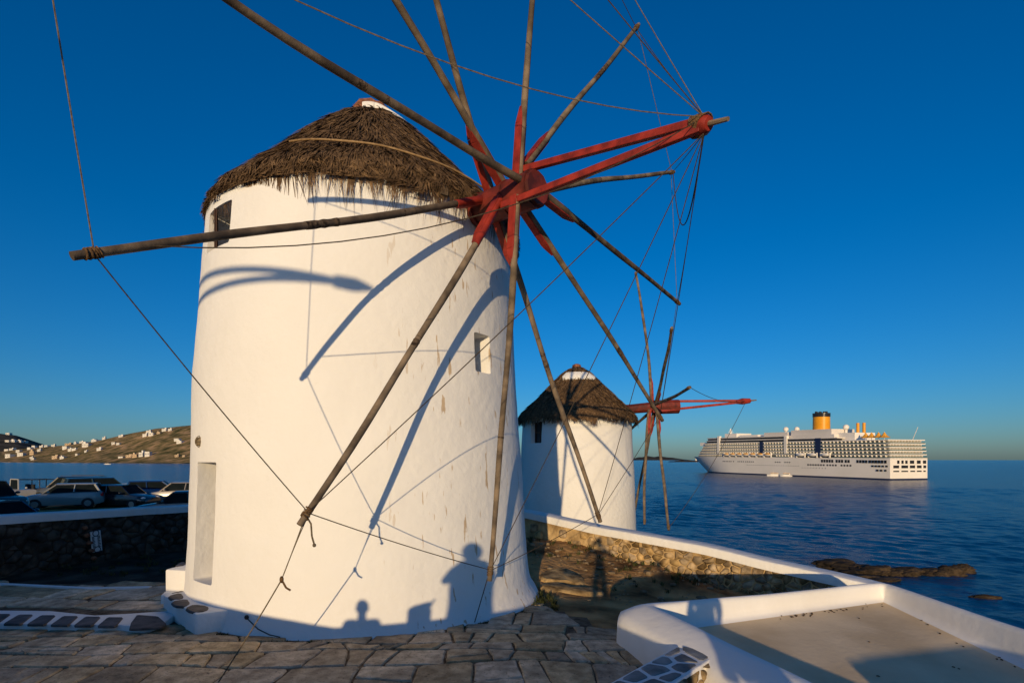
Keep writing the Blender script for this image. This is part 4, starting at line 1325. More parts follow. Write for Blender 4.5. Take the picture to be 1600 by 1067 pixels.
for k in range(50):
    x, y = -9 + g.gauss(0, 1.4), 11.6 + abs(g.gauss(0, 1.3)); tuft(mb, (x, y, float(ground_z(np.array([x]), np.array([y]))[0])), 14, .16, g)
o = obj('weeds', mb, M['weed']); o['kind'] = 'stuff'; o['label'] = 'small dry weeds along the foot of the mill and the wall'

# the long wall on the left in front of the parked cars
LA, LB = Vector((-13.2, 8.4)), Vector((-10.0, 16.6)); LB2 = Vector((-3.5, 19.2))
lw = thing('stone_wall', 'dark shaded stone wall with a white coping in front of the parked cars', 'wall', (LA.x, LA.y, -2.6))
def seg_wall(A, B, ztA, ztB, zb):
    d = (B - A); L = d.length; d.normalize(); nn_ = Vector((d.y, -d.x))      # nn_ faces the viewer
    return d, L, nn_
LP = [Vector((-12.6, 6.0)), Vector((-11.45, 11.6)), Vector((-10.75, 14.0)), Vector((-9.6, 16.4)), Vector((-6.0, 17.6)), Vector((-3.0, 18.0))]
LZ = [-1.22, -1.24, -1.33, -1.40, -1.46, -1.5]
g = random.Random(77)
core = MB()
for i in range(len(LP) - 1):
    A, B = LP[i], LP[i + 1]; d = (B - A).normalized(); nn_ = Vector((d.y, -d.x))
    b4 = []
    for p, z in ((A, LZ[i]), (B, LZ[i + 1])):
        for off in (.0, -.45):
            for zz in (-3.2, z - .16): b4.append((p.x + nn_.x * off, p.y + nn_.y * off, zz))
    core.add(b4, [(0, 1, 5, 4), (1, 3, 7, 5), (3, 2, 6, 7), (2, 0, 4, 6), (0, 2, 3, 1), (4, 5, 7, 6)])
    if i in (1, 2):
        L = (B - A).length
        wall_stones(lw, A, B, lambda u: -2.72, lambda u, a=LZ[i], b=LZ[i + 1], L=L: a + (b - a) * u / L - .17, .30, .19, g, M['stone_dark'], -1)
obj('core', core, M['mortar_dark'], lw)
pp, zz_ = [], []
for i in range(len(LP) - 1):
    for k in range(8):
        t = k / 8; p = LP[i].lerp(LP[i + 1], t); d = (LP[i + 1] - LP[i]).normalized(); nn_ = Vector((d.y, -d.x)); pp.append(p - nn_ * .2); zz_.append(LZ[i] + (LZ[i + 1] - LZ[i]) * t)
obj('coping', cap_strip([(p.x, p.y) for p in pp], .54, .20, lambda i: zz_[i], round_=.05), M['wash_old'], lw, fix=True, smooth=45)

# a small sign leaning on that wall, and a chain of clay floats beside it
def lw_face(x, y):
    """point of the left wall's face behind a picture point"""
    best = None
    for i in range(len(LP) - 1):
        A, B = LP[i], LP[i + 1]; d = B - A
        u = (x - 800) / FPX
        den = d.x - u * d.y
        if abs(den) < 1e-6: continue
        t = (u * A.y - A.x) / den
        if 0 <= t <= 1:
            Y = A.y + t * d.y; dn = d.normalized(); return px(x, y, Y), Vector((dn.x, dn.y, 0)), Vector((dn.y, -dn.x, 0))
P0, dw, nw = lw_face(144, 845)
sg = thing('notice_sign', 'narrow white notice board standing on end against the shaded stone wall', 'sign', P0)
up = (px(139, 829, P0.y) - px(150, 861, P0.y)); up = up - nw * up.dot(nw); hh = up.length; up.normalize(); rt_ = up.cross(nw)
rs = Matrix((rt_, nw, up)).transposed()
ctr = P0 + nw * .14
wb_ = .25
obj('board', MB().box(ctr, (wb_, .03, hh), rs), M['sign'], sg, bevel=.006)
mb = MB()
for s in (-1, 1):
    c0 = ctr + up * s * hh * .40 + nw * .019
    mb.tube([c0 + (rt_ * math.cos(a) * .075 + up * math.sin(a) * .075) for a in np.linspace(0, 2 * math.pi, 17)], .011, 4)
obj('symbol', mb, M['ink'], sg)
g = random.Random(6)
mb = MB()
for col_ in (-.07, .06):
    v = -.28
    while v < .28:
        l = g.uniform(.03, .05)
        c0 = ctr + up * hh * v * 1.0 + rt_ * col_ + nw * .018
        for kk in range(g.choice((2, 3))):
            mb.box(c0 + rt_ * (kk - 1) * .026, (.011, .006, l * g.uniform(.5, 1)), rs)
        mb.box(c0 + up * l * .3, (.06, .006, .010), rs)
        v += .072
obj('lettering', mb, M['ink'], sg)
fl = thing('clay_floats', 'hanging string of round clay floats on the shaded wall beside the white sign', 'float string', lw_face(133, 845)[0])
for k in range(5):
    q_ = lw_face(127 + k * 3.6, 824 + k * 11.8)[0] + nw * .12
    obj('float', MB().sphere(q_, (.07, .07, .055), 10, 6), M['terra'], fl, smooth=60)
a_, b_ = lw_face(126, 818)[0] + nw * .12, lw_face(143, 876)[0] + nw * .12
obj('string', MB().tube([a_, b_], .008, 5), M['rope_dark'], fl)

# ------------------------------------------------------------------ flat roofed white house on the right
ZT, ZF = -2.06, -2.34
def zfloor(x, y): return ZF - .065 * (8.4 - y)
def Q(x, y, z): return pxz(x, y, z)
house = thing('flat_roof_house', 'low white house on the right seen from above, flat screed roof and rounded parapet', 'house', (4, 6.5, -3.2))
c_far = Q(1380, 912, ZT); c_lft = Q(1026, 946, ZT)
v_far = Vector((c_far.x, c_far.y)); v_lft = Vector((c_lft.x, c_lft.y))
v_near = Vector((Q(1240, 1047, ZT).x, Q(1240, 1047, ZT).y))
dn_ = (v_near - v_lft).normalized()
v_nn = v_lft + dn_ * 5.8
v_r = Vector((Q(1600, 986, ZT).x, Q(1600, 986, ZT).y)); dr_ = (v_r - v_far).normalized(); v_rr = v_far + dr_ * 7.5
inner = [v_nn, v_lft, v_far, v_rr]
obj('roof', MB().prism([(p.x, p.y) for p in [v_nn + Vector((-.1, 0)), v_lft + Vector((-.1, .05)), v_far + Vector((.1, .1)), v_rr + Vector((.1, 0))]], ZF - .6, zfloor), M['roofwash'], house)
# parapet section swept along the inner edge (o = outward distance, dz from the top)
def offs(P, Qv, Rv):
    """outward mitre at Q of the path P-Q-R (outside on the left)"""
    d1 = (Qv - P).normalized(); d2 = (Rv - Qv).normalized()
    n1, n2 = Vector((-d1.y, d1.x)), Vector((-d2.y, d2.x))
    m_ = (n1 + n2).normalized(); return m_ / max(.45, m_.dot(n1))
def sweep(path, sect):
    rows = []
    n_ = len(path)
    for i, p in enumerate(path):
        a, b = path[max(i - 1, 0)], path[min(i + 1, n_ - 1)]
        if i == 0: d = (b - p).normalized(); m_ = Vector((-d.y, d.x))
        elif i == n_ - 1: d = (p - a).normalized(); m_ = Vector((-d.y, d.x))
        else: m_ = offs(a, p, b)
        rows.append([(p.x + m_.x * o_, p.y + m_.y * o_, z) for o_, z in sect(i)])
    k = len(rows[0]); q = [p for r in rows for p in r]; fs = []
    for i in range(n_ - 1):
        for j in range(k - 1): fs.append((i * k + j, i * k + j + 1, (i + 1) * k + j + 1, (i + 1) * k + j))
    return MB().add(q, fs)
def dense(path, step=.25, rad=.06):
    # rounded corners, evenly sampled
    out = []
    for i in range(len(path) - 1):
        a, b = path[i], path[i + 1]; L = (b - a).length; n_ = max(2, int(L / step))
        t0 = rad / L if i > 0 else 0; t1 = 1 - (rad / L if i < len(path) - 2 else 0)
        if i > 0:
            p0 = path[i] + (path[i - 1] - path[i]).normalized() * rad; p2 = path[i] + (b - a).normalized() * rad
            for t in (.25, .5, .75): out.append(p0 * (1 - t) ** 2 + path[i] * 2 * t * (1 - t) + p2 * t * t)
        for k in range(n_ + 1):
            t = t0 + (t1 - t0) * k / n_; out.append(a.lerp(b, t))
    return out
def widths(p):
    # broad sloping top on the near-left side, narrower along the sea
    d1 = abs((p - v_lft).dot(Vector((-dn_.y, dn_.x))))
    on_left = (p - v_lft).dot(dn_) > -.05 and d1 < .35
    return .55 if on_left else .22
pd = dense(inner)
wd_ = [widths(p) for p in pd]
for _ in range(3): wd_ = [wd_[0]] + [(wd_[i - 1] + wd_[i] + wd_[i + 1]) / 3 for i in range(1, len(wd_) - 1)] + [wd_[-1]]
def sect(i):
    w_ = wd_[i]; k = (w_ - .26) / .34
    dz = .02 * vnoise((pd[i].x, pd[i].y, 0), .8)
    drop = .10 + .05 * k
    return [(-.10, zfloor(pd[i].x, pd[i].y) - .01), (-.05, zfloor(pd[i].x, pd[i].y) + .012), (-.012, zfloor(pd[i].x, pd[i].y) + .05), (.0, zfloor(pd[i].x, pd[i].y) + .12), (.012, ZT - .06 + dz), (.03, ZT - .02 + dz), (.07, ZT + dz), (.12 + .08 * k, ZT - .008 + dz),
            (w_ * .62, ZT - .035 - .03 * k + dz), (w_ * .82, ZT - .06 - .06 * k + dz), (w_ * .95, ZT - drop - .01 + dz), (w_ + .01, ZT - drop - .10 + dz), (w_ + .02, ZT - .45), (w_ + .04, -3.1), (w_ + .05, -4.6)]
obj('parapet', sweep(pd, sect), M['wash_smooth'], house, fix=True, smooth=50)
# leaves and chips blown into the corner of the roof, a scrap of paper
mb = MB(); g = random.Random(15)
for k in range(64):
    t = g.random()
    if t < .55: p = v_lft.lerp(v_far, min(.98, max(.3, g.gauss(.66, .13)))) + Vector((.1, -.10 - abs(g.gauss(0, .06))))
    elif t < .75: p = v_far.lerp(v_rr, g.uniform(.03, .4)) + Vector((-.08 - abs(g.gauss(0, .08)), 0))
    else: p = v_lft.lerp(v_far, g.random()).lerp(v_nn.lerp(v_rr, g.random()), g.random() * .7)
    a = g.uniform(0, 6); r = g.uniform(.008, .022)
    mb.prism([(p.x + r * math.cos(a + b) * (1 if i_ % 2 else .5), p.y + r * math.sin(a + b)) for i_, b in enumerate((0, 1.5, 3.1, 4.6))], zfloor(p.x, p.y) + .001, zfloor(p.x, p.y) + .006 + .006 * g.random())
o = obj('litter', mb, M['bark']); o['kind'] = 'stuff'; o['label'] = 'dry leaves and chips blown along the edge of the roof'
p_ = Q(1452, 978, ZF - .12)
tag(obj('paper_scrap', MB().prism([(p_.x - .06, p_.y - .03), (p_.x + .05, p_.y - .035), (p_.x + .06, p_.y + .03), (p_.x - .05, p_.y + .04)], zfloor(p_.x, p_.y) + .003, zfloor(p_.x, p_.y) + .012), M['sign']), 'small white scrap of paper lying on the flat roof', 'paper')

# broad stone topped wall beside it, in the corner nearest the viewer
sw = thing('stone_topped_wall', 'low wall with a crazy paved top in white mortar against the white house corner', 'wall', (1.4, 4.8, -2.6))
ZS = -2.16
T1, T2 = Q(1050, 1013, ZS), Q(1122, 1022, ZS); T3, T4 = Q(1046, 1071, ZS), Q(944, 1071, ZS)
e1 = (T4 - T1); e2 = (T3 - T2)
T5, T6 = T2 + e2 * 2.4, T1 + e1 * 2.4
quad = [(T1.x, T1.y), (T2.x, T2.y), (T5.x, T5.y), (T6.x, T6.y)]
obj('bed', MB().prism(quad[::-1], -3.3, ZS), M['wash3'], sw, bevel=.015, fix=True)
d_ = Vector((e2.x, e2.y)).normalized(); n__ = Vector((-d_.y, d_.x)); L_ = Vector((e2.x * 2.4, e2.y * 2.4)).length
wt = abs((Vector((T1.x, T1.y)) - Vector((T2.x, T2.y))).dot(n__))
s_ = -1 if (Vector((T1.x, T1.y)) - Vector((T2.x, T2.y))).dot(n__) < 0 else 1
g = random.Random(19)
seeds = [(u, v) for u, v in jitter_grid(0, L_, .02, wt - .02, .32, .21, g, .5) if 0 < u < L_ and 0 < v < wt]
for c in cells(seeds, .04, .36, bound=[(-1, 0, -.03), (0, -1, -.03), (0, 1, wt - .03)]):
    c = chaikin(c, .12)
    def to3(u, v, w):
        p = Vector((T2.x, T2.y)) + d_ * u + n__ * s_ * v
        return (p.x, p.y, ZS - .003 + w)
    obj('stone', stone(c, to3, .02, .012, .012, g), M['greystone'], sw, smooth=40)
wall_stones(sw, (T2.x, T2.y), (T5.x, T5.y), lambda u: -3.0, lambda u: ZS - .02, .26, .18, g, M['stone'], 1 if s_ < 0 else -1)

# ------------------------------------------------------------------ terrace behind the viewer's feet and the houses of the town
ter = thing('terrace', 'stone paved terrace with a low white parapet behind and below the viewer', 'terrace', (0, -2, -2.6))
obj('deck', MB().prism([(-9.5, -9), (9.0, -9), (9.0, -1.2), (2.6, -1.2), (2.6, .1), (-9.5, .1)], -4.5, -1.72), M['wash3'], ter)
TP = [(-9.4, -.92), (-6.1, -1.04), (-5.2, -1.13), (-4.3, -1.25), (-3.7, -1.35), (-2.2, -1.30), (.4, -1.30), (1.0, -1.36)]
mb = MB()
for (xa, za), (xb, zb) in zip(TP[:-1], TP[1:]):
    mb.add([(xa, .12, -3), (xb, .12, -3), (xb, .34, -3), (xa, .34, -3), (xa, .12, za), (xb, .12, zb), (xb, .34, zb), (xa, .34, za)],
           [(3, 2, 1, 0), (4, 5, 6, 7), (0, 1, 5, 4), (1, 2, 6, 5), (2, 3, 7, 6), (3, 0, 4, 7)])
obj('parapet', mb, M['wash2'], ter, fix=True)
# the stepped edge of the neighbouring roof on the right, a little higher
hr = thing('house', 'white house roof edge behind the viewer on the right', 'house', (6, -2, -2.6))
pr_ = [(2.95, -.62), (8.4, 1.10), (10.5, -2.0), (4.2, -3.6)]
obj('wall', MB().prism(pr_, -4, -1.42), M['wash2'], hr, bevel=.05, fix=True, smooth=40)
obj('roof', MB().prism([(p[0] * .93 + .45, p[1] * .9 - .1) for p in pr_], -1.45, -1.40), M['roofwash'], hr)

def town_house(x, y, w, d, zt, label, grp):
    t = thing('house', label, 'house', (x, y, -2.6), grp)
    obj('wall', MB().box((x, y, (zt - 3) / 2), (w, d, zt + 3)), M['wash3'], t, bevel=.08, fix=True, smooth=40)
    obj('roof', MB().box((x, y, zt + .03), (w - .7, d - .7, .1)), M['roofwash'], t)
    n_ = max(1, int(w / 3))
    for k in range(n_):
        wx = x - w / 2 + (k + .5) * w / n_
        for zz in ((-1.0, 1.7) if zt > 2 else (-1.0,)):
            wf = obj('window', MB().box((wx, y + d / 2 + .01, zz), (1.0, .08, 1.3)), M['shutter'], t)
            obj('sill', MB().box((wx, y + d / 2 + .06, zz - .70), (1.2, .16, .08)), M['wash2'], wf)
    dd = obj('door', MB().box((x - w / 2 + .8, y + d / 2 + .012, -1.6), (.9, .09, 2.0)), M['shutter'], t)
    obj('handle', MB().sphere((x - w / 2 + 1.1, y + d / 2 + .09, -1.6), .04, 8, 6), M['metal'], dd)
town_house(-27.0, -9.0, 16, 7, 3.3, 'long two storey white town house behind the viewer, nearest the third windmill', 'town houses behind the viewer')
town_house(-41.5, -10.0, 12, 7, 3.1, 'middle two storey white town house behind the viewer', 'town houses behind the viewer')
town_house(-55.0, -9.0, 13, 7, 3.5, 'two storey white town house behind the viewer, farthest from the windmills', 'town houses behind the viewer')

# ------------------------------------------------------------------ people on the terrace (their shadows fall on the mill and the walls)
def skin_body(name, J, Eg, parent, mats, split):
    me = bpy.data.meshes.new(name)
    names = list(J)
    o0 = origin(parent)
    me.from_pydata([tuple(Vector(J[n_][0]) - o0) for n_ in names], [(names.index(a), names.index(b)) for a, b in Eg], [])
    o = bpy.data.objects.new(name, me); COL.objects.link(o)
    sk = o.modifiers.new('s', 'SKIN'); sk.use_smooth_shade = True; sk.branch_smoothing = .6
    sv = me.skin_vertices[0].data
    for i, n_ in enumerate(names):
        r = J[n_][1]; sv[i].radius = (r, r) if not hasattr(r, '__len__') else r
        sv[i].use_root = (n_ == 'pelvis')
    su = o.modifiers.new('u', 'SUBSURF'); su.levels = 2
    bpy.context.view_layer.update()
    res = bpy.data.meshes.new_from_object(o.evaluated_get(bpy.context.evaluated_depsgraph_get()))
    bpy.data.objects.remove(o)
    for m_ in mats: res.materials.append(m_)
    for p in res.polygons: p.material_index = split(Vector(p.center) + o0)
    res.shade_smooth()
    b = bpy.data.objects.new(name, res); COL.objects.link(b); b.parent = parent
    return b

def head(parent, c, fwd, hair=True, hat=None, r=.105):
    f = Vector(fwd).normalized(); z = Vector((0, 0, 1)); x = f.cross(z).normalized(); z = x.cross(f)
    def T(p): return Vector(c) + x * p[0] + f * p[1] + z * p[2]
    s = MB().sphere((0, 0, 0), (.076, .095, .115), 16, 12)
    v = []
    for p in s.v:
        p = Vector(p)
        if p.z < 0: p.x *= 1 + p.z * 2.2; p.y = p.y * (1 + p.z * .8) + .01 * (p.z < -.05)
        v.append(T(p))
    mb = MB().add(v, s.f)
    mb.add([T((-.014, .088, -.02)), T((.014, .088, -.02)), T((0, .116, -.022)), T((0, .092, .025))], [(0, 2, 3), (2, 1, 3), (0, 1, 2)])
    for sgn in (-1, 1):
        e_ = MB().sphere((sgn * .078, -.005, -.005), (.012, .022, .032), 8, 6); mb.add([T(q) for q in e_.v], e_.f)
    mb.tube([T((0, .0, -.08)), T((0, -.01, -.16))], [.055, .062], 10)
    h = obj('head', mb, M['skin'], parent, smooth=60)
    em = MB()
    for sgn in (-1, 1):
        e_ = MB().sphere((sgn * .031, .083, .008), (.012, .008, .008), 8, 6); em.add([T(q) for q in e_.v], e_.f)
    obj('eyes', em, M['ink'], h)
    obj('mouth', MB().add([T((-.024, .092, -.056)), T((.024, .092, -.056)), T((.018, .094, -.066)), T((-.018, .094, -.066))], [(0, 1, 2, 3)]), M['red'], h)
    hm = MB().sphere((0, -.012, .018), (.086, .100, .112), 16, 12)
    hv = []
    for p in hm.v:
        p = Vector(p)
        if p.y > .045 and p.z < .06: p.y = .045
        if p.z < -.06: p.z = -.06
        hv.append(T(p))
    obj('hair', MB().add(hv, hm.f), M['hair'], h, smooth=60)

def hand(parent, w, d, curl, m):
    """palm and five fingers from the wrist w along d, fingers curling towards curl"""
    d = Vector(d).normalized(); c = Vector(curl).normalized(); s = d.cross(c).normalized(); w = Vector(w)
    mb = MB()
    mb.bar(w - d * .02, w + d * .09, .078, .028, up=c, w2=.085, h2=.026)
    for k, ln in enumerate((.070, .082, .076, .060)):
        b = w + d * .085 + s * (k - 1.5) * .021
        p1 = b + d * ln * .45 + c * ln * .15; p2 = p1 + d * ln * .25 + c * ln * .28; p3 = p2 + d * ln * .05 + c * ln * .26
        mb.tube([b, p1, p2, p3], [.0095, .009, .0085, .007], 7)
    b = w + d * .02 - s * .036
    mb.tube([b, b + d * .035 - s * .022 + c * .012, b + d * .065 - s * .012 + c * .035], [.012, .0105, .008], 7)
    obj('hand', mb, M['skin'], parent, smooth=60)

def person(label, base, pose, top, trousers, fwd=(0, 1, 0), grp=None):
    """base: point under the pelvis on the surface that carries the figure; pose: 'camera', 'hood', 'sit'"""
    f = Vector(fwd).normalized(); x = f.cross(Vector((0, 0, 1))).normalized()
    B = Vector(base)
    def P(a, b, c): return B + x * a + f * b + Vector((0, 0, c))
    t = thing('person', label, 'person', B, grp)
    J, Eg = {}, []
    if pose == 'sit':
        hz = .13
        J['pelvis'] = (P(0, 0, hz), (.15, .13)); J['waist'] = (P(0, -.02, hz + .18), (.20, .13)); J['chest'] = (P(0, -.02, hz + .36), (.20, .13)); J['neck'] = (P(0, .0, hz + .54), .075)
        sh = hz + .48; hd = P(0, .03, hz + .66)
        for s, n_ in ((-1, 'l'), (1, 'r')):
            J['hip' + n_] = (P(s * .09, .05, hz), .10); J['knee' + n_] = (P(s * .16, .42, hz + .28), .065); J['ankle' + n_] = (P(s * .12, .62, -.08 + hz), .045); J['toe' + n_] = (P(s * .13, .78, -.10 + hz), .038)
            J['sho' + n_] = (P(s * .20, -.01, sh), .068); J['elb' + n_] = (P(s * .235, .02, hz + .22), .055); J['wri' + n_] = (P(s * .22, .20, hz + .04), .033)
    else:
        hz = .92
        J['pelvis'] = (P(0, 0, hz), (.155, .12)); J['waist'] = (P(0, 0, hz + .17), (.14, .11)); J['chest'] = (P(0, 0, hz + .38), (.175, .125)); J['neck'] = (P(0, .01, hz + .56), .062)
        sh = hz + .49; hd = P(0, .04, hz + .72)
        for s, n_ in ((-1, 'l'), (1, 'r')):
            J['hip' + n_] = (P(s * .09, 0, hz - .06), .10); J['knee' + n_] = (P(s * .11, .02, .48), .068); J['ankle' + n_] = (P(s * .12, -.02, .08), .046); J['toe' + n_] = (P(s * .14, .16, .035), .036)
            J['sho' + n_] = (P(s * .20, 0, sh), .07)
            if pose == 'camera':
                J['elb' + n_] = (P(s * .36, .12, sh - .22), .047); J['wri' + n_] = (P(s * .12, .30, sh + .10), .032)
            else:
                J['elb' + n_] = (P(s * (.34 if s < 0 else .30), .10, sh - .24), .055); J['wri' + n_] = (P(s * .14 - .06, .30, sh - .20), .036)
    Eg = [('pelvis', 'waist'), ('waist', 'chest'), ('chest', 'neck')]
    for n_ in 'lr':
        Eg += [('pelvis', 'hip' + n_), ('hip' + n_, 'knee' + n_), ('knee' + n_, 'ankle' + n_), ('ankle' + n_, 'toe' + n_), ('chest', 'sho' + n_), ('sho' + n_, 'elb' + n_), ('elb' + n_, 'wri' + n_)]
    zc = B.z + hz
    def split(p):
        if pose == 'sit': return 1 if (p.z < zc + .06 and True) or (p - B).dot(f) > .38 else 0
        return 1 if p.z < zc + .02 else 0
    skin_body('body', J, Eg, t, [top, trousers], split)
    head(t, hd, f)
    for n_, s in (('l', -1), ('r', 1)):
        wv, ev = J['wri' + n_][0], J['elb' + n_][0]
        hand(t, wv, (wv - ev), (-x * s * .6 + f * .5 + Vector((0, 0, .2))) if pose == 'camera' else Vector((0, 0, -1)) * .8 + f * .3, M['skin'])
    for n_ in 'lr':
        a, b = J['ankle' + n_][0], J['toe' + n_][0]
        d = (b - a); d.z = 0; d.normalize()
        obj('shoe', MB().tube([a - d * .07 + Vector((0, 0, -.03)), a + Vector((0, 0, -.02)), b + Vector((0, 0, -.0)), b + d * .06 + Vector((0, 0, -.005))], [.04, .052, .045, .025], 10), M['ink'], t, smooth=60)
    if pose == 'hood':
        hm = MB().sphere((0, 0, 0), (.135, .135, .16), 16, 10)
        obj('hood', MB().add([Vector(p) + hd - f * .03 for p in hm.v if True], hm.f), top, t, smooth=60)
        mb = MB()
        rows = [(.17, hz + .58), (.27, hz + .44), (.29, hz + .2), (.29, hz - .1), (.33, hz - .45)]
        q, fs = [], []; n_ = 20
        for r, z in rows:
            for k in range(n_):
                a = 2 * math.pi * k / n_; q.append(P(r * math.cos(a), r * .62 * math.sin(a), z))
        for i in range(len(rows) - 1):
            for k in range(n_): fs.append((i * n_ + k, i * n_ + (k + 1) % n_, (i + 1) * n_ + (k + 1) % n_, (i + 1) * n_ + k))
        obj('coat', mb.add(q, fs), top, t, smooth=60)
    return t, J, hd
TZ = -1.72
GP = None
person('photographer standing with both elbows out, raising a camera', (.02, -.42, TZ), 'camera', M['cloth2'], M['cloth1'])
cam_t = thing('camera', 'small black camera held up before the photographer\'s face', 'camera', (.02, -.21, TZ + 1.64))
obj('camera_body', MB().box((.02, -.21, TZ + 1.60), (.13, .05, .09)), M['trim'], cam_t, bevel=.01)
obj('lens', MB().tube([(.02, -.19, TZ + 1.60), (.02, -.13, TZ + 1.60)], .035, 14), M['trim'], cam_t, smooth=40)
def back_on_ray(x, y, Yb, c=C1, prof=TOW1):
    P = tower_hit(x, y, c, prof); return P - SD * ((P.y - Yb) / SD.y)
hp = back_on_ray(737, 862, -.55)
person('tall person in a hooded coat standing on the terrace, arms held forward', (hp.x, hp.y, hp.z - 1.65), 'hood', M['cloth1'], M['cloth1'])
hp = back_on_ray(567, 945, -.55)
person('person in a red top sitting on the terrace behind its parapet', (hp.x, hp.y, hp.z - .84), 'sit', M['cloth3'], M['cloth1'])
# the head and neck that fall across the far parapet of the flat roof
tgt = px(1101, 962, v_lft.lerp(v_far, .2).y)
hp = tgt - SD * ((tgt.y + .75) / SD.y)
person('person in grey sitting at the right end of the terrace', (hp.x, hp.y, hp.z - .36), 'sit', M['cloth2'], M['cloth1'])
# unseen bag added on the parapet, shaped for its shadow on the mill
bp_ = back_on_ray(655, 958, .23)
bag = thing('shadow_bag', 'small dark bag shape added unseen on the terrace parapet for its shadow', 'bag', (bp_.x, bp_.y, -1.32))
obj('pack', MB().box((bp_.x, bp_.y, bp_.z - .07), (.30, .17, .34)), M['cloth1'], bag, bevel=.06, fix=True, smooth=50)
obj('pocket', MB().box((bp_.x, bp_.y + .10, bp_.z - .12), (.22, .07, .20)), M['cloth1'], bag, bevel=.03, fix=True, smooth=50)
obj('flap', MB().box((bp_.x + .03, bp_.y, bp_.z + .10), (.24, .16, .07), Matrix.Rotation(-.25, 3, 'Y')), M['cloth1'], bag, bevel=.02, fix=True, smooth=50)
obj('strap', MB().tube([(bp_.x + .12, bp_.y, bp_.z + .08), (bp_.x + .17, bp_.y, bp_.z + .17), (bp_.x + .19, bp_.y, bp_.z + .20)], .016, 6), M['trim'], bag, smooth=60)

# ------------------------------------------------------------------ parked cars
def loft(rings):
    n = len(rings[0]); q = [p for r in rings for p in r]; fs = []
    for i in range(len(rings) - 1):
        for j in range(n): fs.append((i * n + j, i * n + (j + 1) % n, (i + 1) * n + (j + 1) % n, (i + 1) * n + j))
    fs.append(tuple(range(n - 1, -1, -1))); fs.append(tuple((len(rings) - 1) * n + j for j in range(n)))
    return MB().add(q, fs)
CARS = {  # length, width, body top line (x from the nose, z), roof line base/roof x positions and height
    'hatch': dict(L=3.9, W=1.7, top=[(0, .52), (.05, .66), (.35, .80), (1.05, .93), (2.9, .98), (3.7, .98), (3.85, .80), (3.9, .50)], gb=(.98, 3.78), gr=(1.62, 3.45), roof=1.47),
    'sedan': dict(L=4.3, W=1.7, top=[(0, .50), (.05, .64), (.3, .76), (1.2, .90), (3.4, .95), (4.1, .95), (4.25, .80), (4.3, .5)], gb=(1.15, 3.75), gr=(1.85, 3.1), roof=1.43),
    'suv': dict(L=4.4, W=1.8, top=[(0, .60), (.05, .85), (.3, .98), (1.2, 1.06), (3.2, 1.08), (4.25, 1.08), (4.36, .9), (4.4, .55)], gb=(1.1, 4.3), gr=(1.75, 4.05), roof=1.74),
    'jeep': dict(L=3.7, W=1.6, top=[(0, .62), (.04, .92), (.2, 1.0), (1.2, 1.06), (1.3, 1.04), (3.6, 1.02), (3.66, .95), (3.7, .6)], gb=(1.2, 1.30), gr=(1.42, 1.5), roof=1.72),
    'van': dict(L=4.5, W=1.8, top=[(0, .60), (.05, .80), (.3, .95), (.9, 1.06), (3.2, 1.10), (4.38, 1.10), (4.46, .9), (4.5, .5)], gb=(.80, 4.42), gr=(1.6, 4.2), roof=1.82),
}
